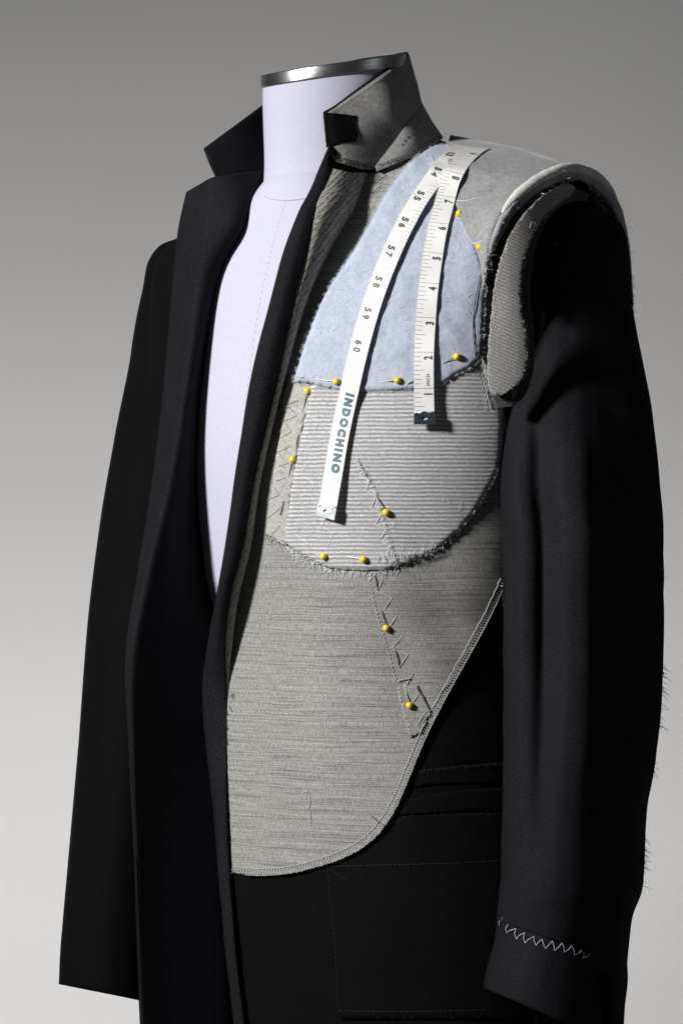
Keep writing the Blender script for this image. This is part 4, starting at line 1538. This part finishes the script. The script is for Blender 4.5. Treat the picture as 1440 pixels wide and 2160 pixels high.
# metal tips
def tip(rb, d0, d1, mat, parent, scallop):
    """clamped metal plate with a slot, two rivet holes and a scalloped or straight upper edge"""
    n = 40
    ol = []
    top = []
    for i in range(n + 1):
        w = -.53 + 1.06 * i / n
        if scallop:
            b_ = 0
            for cw, rw, hh in ((-.36, .17, .0016), (0, .24, .0024), (.36, .17, .0016)):
                u = (w - cw) / rw
                if abs(u) < 1:
                    b_ = max(b_, hh * math.sqrt(1 - u * u))
            top.append((d0 - b_ + .0010, w))
        else:
            b_ = 0
            for cw, rw, hh in ((-.36, .15, .0008), (.36, .15, .0008)):
                u = (w - cw) / rw
                if abs(u) < 1:
                    b_ = max(b_, hh * math.sqrt(1 - u * u))
            top.append((d0 - b_ + .0004, w))
    outline = top + [(d1, .53), (d1, -.53)]
    holes = []
    mid = d0 + (d1 - d0) * .45
    holes.append([(mid + .0012 * math.sin(a), (.0022 * math.cos(a) * (1.0)) / TW) for a in [2 * math.pi * i / 16 for i in range(16)]])
    for cw in (-.36, .36):
        holes.append([(d0 + .0010 + .00055 * math.sin(a), cw + .00055 * math.cos(a) / TW) for a in [2 * math.pi * i / 10 for i in range(10)]])
    pts, edges, hs = [], [], []
    for ring_ in [outline] + holes:
        b_ = len(pts)
        pts += [Vector((p[1] * TW * 1000, p[0] * 1000)) for p in ring_]
        edges += [(b_ + i, b_ + (i + 1) % len(ring_)) for i in range(len(ring_))]
    vo, eo, fo, *_ = delaunay_2d_cdt(pts, edges, [], 0, 1e-5)
    polys = [[Vector((p[1] * TW * 1000, p[0] * 1000)) for p in h_] for h_ in holes]
    def inside(p, poly):
        c = False
        for a, b_ in zip(poly, poly[1:] + poly[:1]):
            if (a.y > p.y) != (b_.y > p.y) and p.x < (b_.x - a.x) * (p.y - a.y) / (b_.y - a.y) + a.x:
                c = not c
        return c
    po = [Vector((p[1] * TW * 1000, p[0] * 1000)) for p in outline]
    keep = []
    for f in fo:
        c = sum((vo[i] for i in f), Vector((0, 0))) / len(f)
        if inside(c, po) and not any(inside(c, h_) for h_ in polys):
            keep.append(tuple(f))
    vs = [rb.at(v.y / 1000, v.x / 1000 / TW, .0010) for v in vo]
    o = mesh('metal_tip', vs, keep, mat, parent, smooth=False)
    m = o.modifiers.new('thickness', 'SOLIDIFY')
    m.thickness = .0012
    m.offset = 0
    return o
o = tip(rbl, rbl.s_of(1067), rbl.s_of(1091), M_TIPL, RL, False)
o['label'] = 'bright metal end clip'
o = tip(rbr, rbr.s_of(872), rbr.s_of(895), M_TIPD, RR, True)
o['label'] = 'dark metal end clip with scalloped edge'
# white tape showing through the clip holes
for rb, a, b_, par in ((rbl, 1064, 1088, RL), (rbr, 868, 891, RR)):
    G = [[rb.at(rb.s_of(a) + (rb.s_of(b_) - rb.s_of(a)) * i / 6, w, .0001) for w in (-.49, 0, .49)] for i in range(7)]
    sheet('ribbon_end', G, M_TAPE, par, .0004)

# ------------------------------------------------------------------ pins
HR = 0.00235
def uvsphere(c, r, nu=20, nv=12):
    vs, fs = [], []
    for i in range(nv + 1):
        a = math.pi * i / nv
        for j in range(nu):
            b_ = 2 * math.pi * j / nu
            vs.append(c + Vector((math.sin(a) * math.cos(b_), math.sin(a) * math.sin(b_), math.cos(a))) * r)
    return vs, grid_faces(nv + 1, nu, True)
PINS = [((968, 450), [(956, 434)], 'yellow-headed pin in the grey shoulder pad close beside the tape edge', None),
        ((1011, 521), [(999, 504)], 'yellow-headed pin near the lowest corner of the grey shoulder pad', None),
        ((963, 752), [(931, 769)], 'yellow-headed pin in the blue felt beside the armhole, right of the numbered tape end', None),
        ((838, 802), [(799, 806)], 'yellow-headed pin at the felt hem between the two tape ends', [(857, 811), (874, 803)]),
        ((709, 805), [(668, 799)], 'yellow-headed pin at the felt hem beside the lettered tape end', [(625, 795), (642, 797)]),
        ((648, 825), [(638, 871)], 'yellow-headed pin in the pale canvas strip just under the felt corner', [(630, 913), (625, 946)]),
        ((617, 969), [(608, 1009)], 'yellow-headed pin halfway down the pale canvas strip', [(599, 1056), (592, 1088)]),
        ((814, 1081), [(794, 1043)], 'yellow-headed pin in the frayed dart of the haircloth chest piece', [(782, 1018), (754, 968)]),
        ((682, 1174), [(651, 1164)], 'yellow-headed pin at the frayed chest-piece hem below the bright tape clip', [(622, 1152), (594, 1140)]),
        ((766, 1180), [(733, 1174)], 'yellow-headed pin at the frayed chest-piece hem above the canvas dart', None),
        ((814, 1325), [(805, 1284)], 'yellow-headed pin at the middle of the canvas waist dart', [(797, 1246), (790, 1206)]),
        ((863, 1488), [(852, 1444)], 'yellow-headed pin at the foot of the canvas dart near the overlocked edge', [(843, 1408), (833, 1366)])]
for (hx, hy), tail, lab, again in PINS:
    h = hit(hx, hy)
    c = h[0] + h[1] * (HR * 0.75)
    k = (hx - 720) / S
    # keep the head over its place although it stands off the cloth
    q = P(hx, hy, c.y)
    root = thing('pin', lab, 'pin', tuple(h[0]), 'yellow-headed dressmaking pins in the chest layers')
    vs, fs = uvsphere(q, HR)
    mesh('head', vs, fs, M_YELLOW, root)
    t = Threads()
    tx, ty = tail[0]
    e = on(tx, ty, -.0003)
    m = on((hx + tx) / 2, (hy + ty) / 2, .0006)
    mm = q.lerp(e, .5)
    if m.y < mm.y:
        mm.y = m.y
    t.add([q, mm, e], .00034, 6)
    if again:
        a, b_ = again
        t.add([on(*a, .0002), on((a[0] + b_[0]) / 2, (a[1] + b_[1]) / 2, .0009), on(*b_, -.0001)], .00034, 6)
    t.build('shaft', M_PIN, root, kind=None)
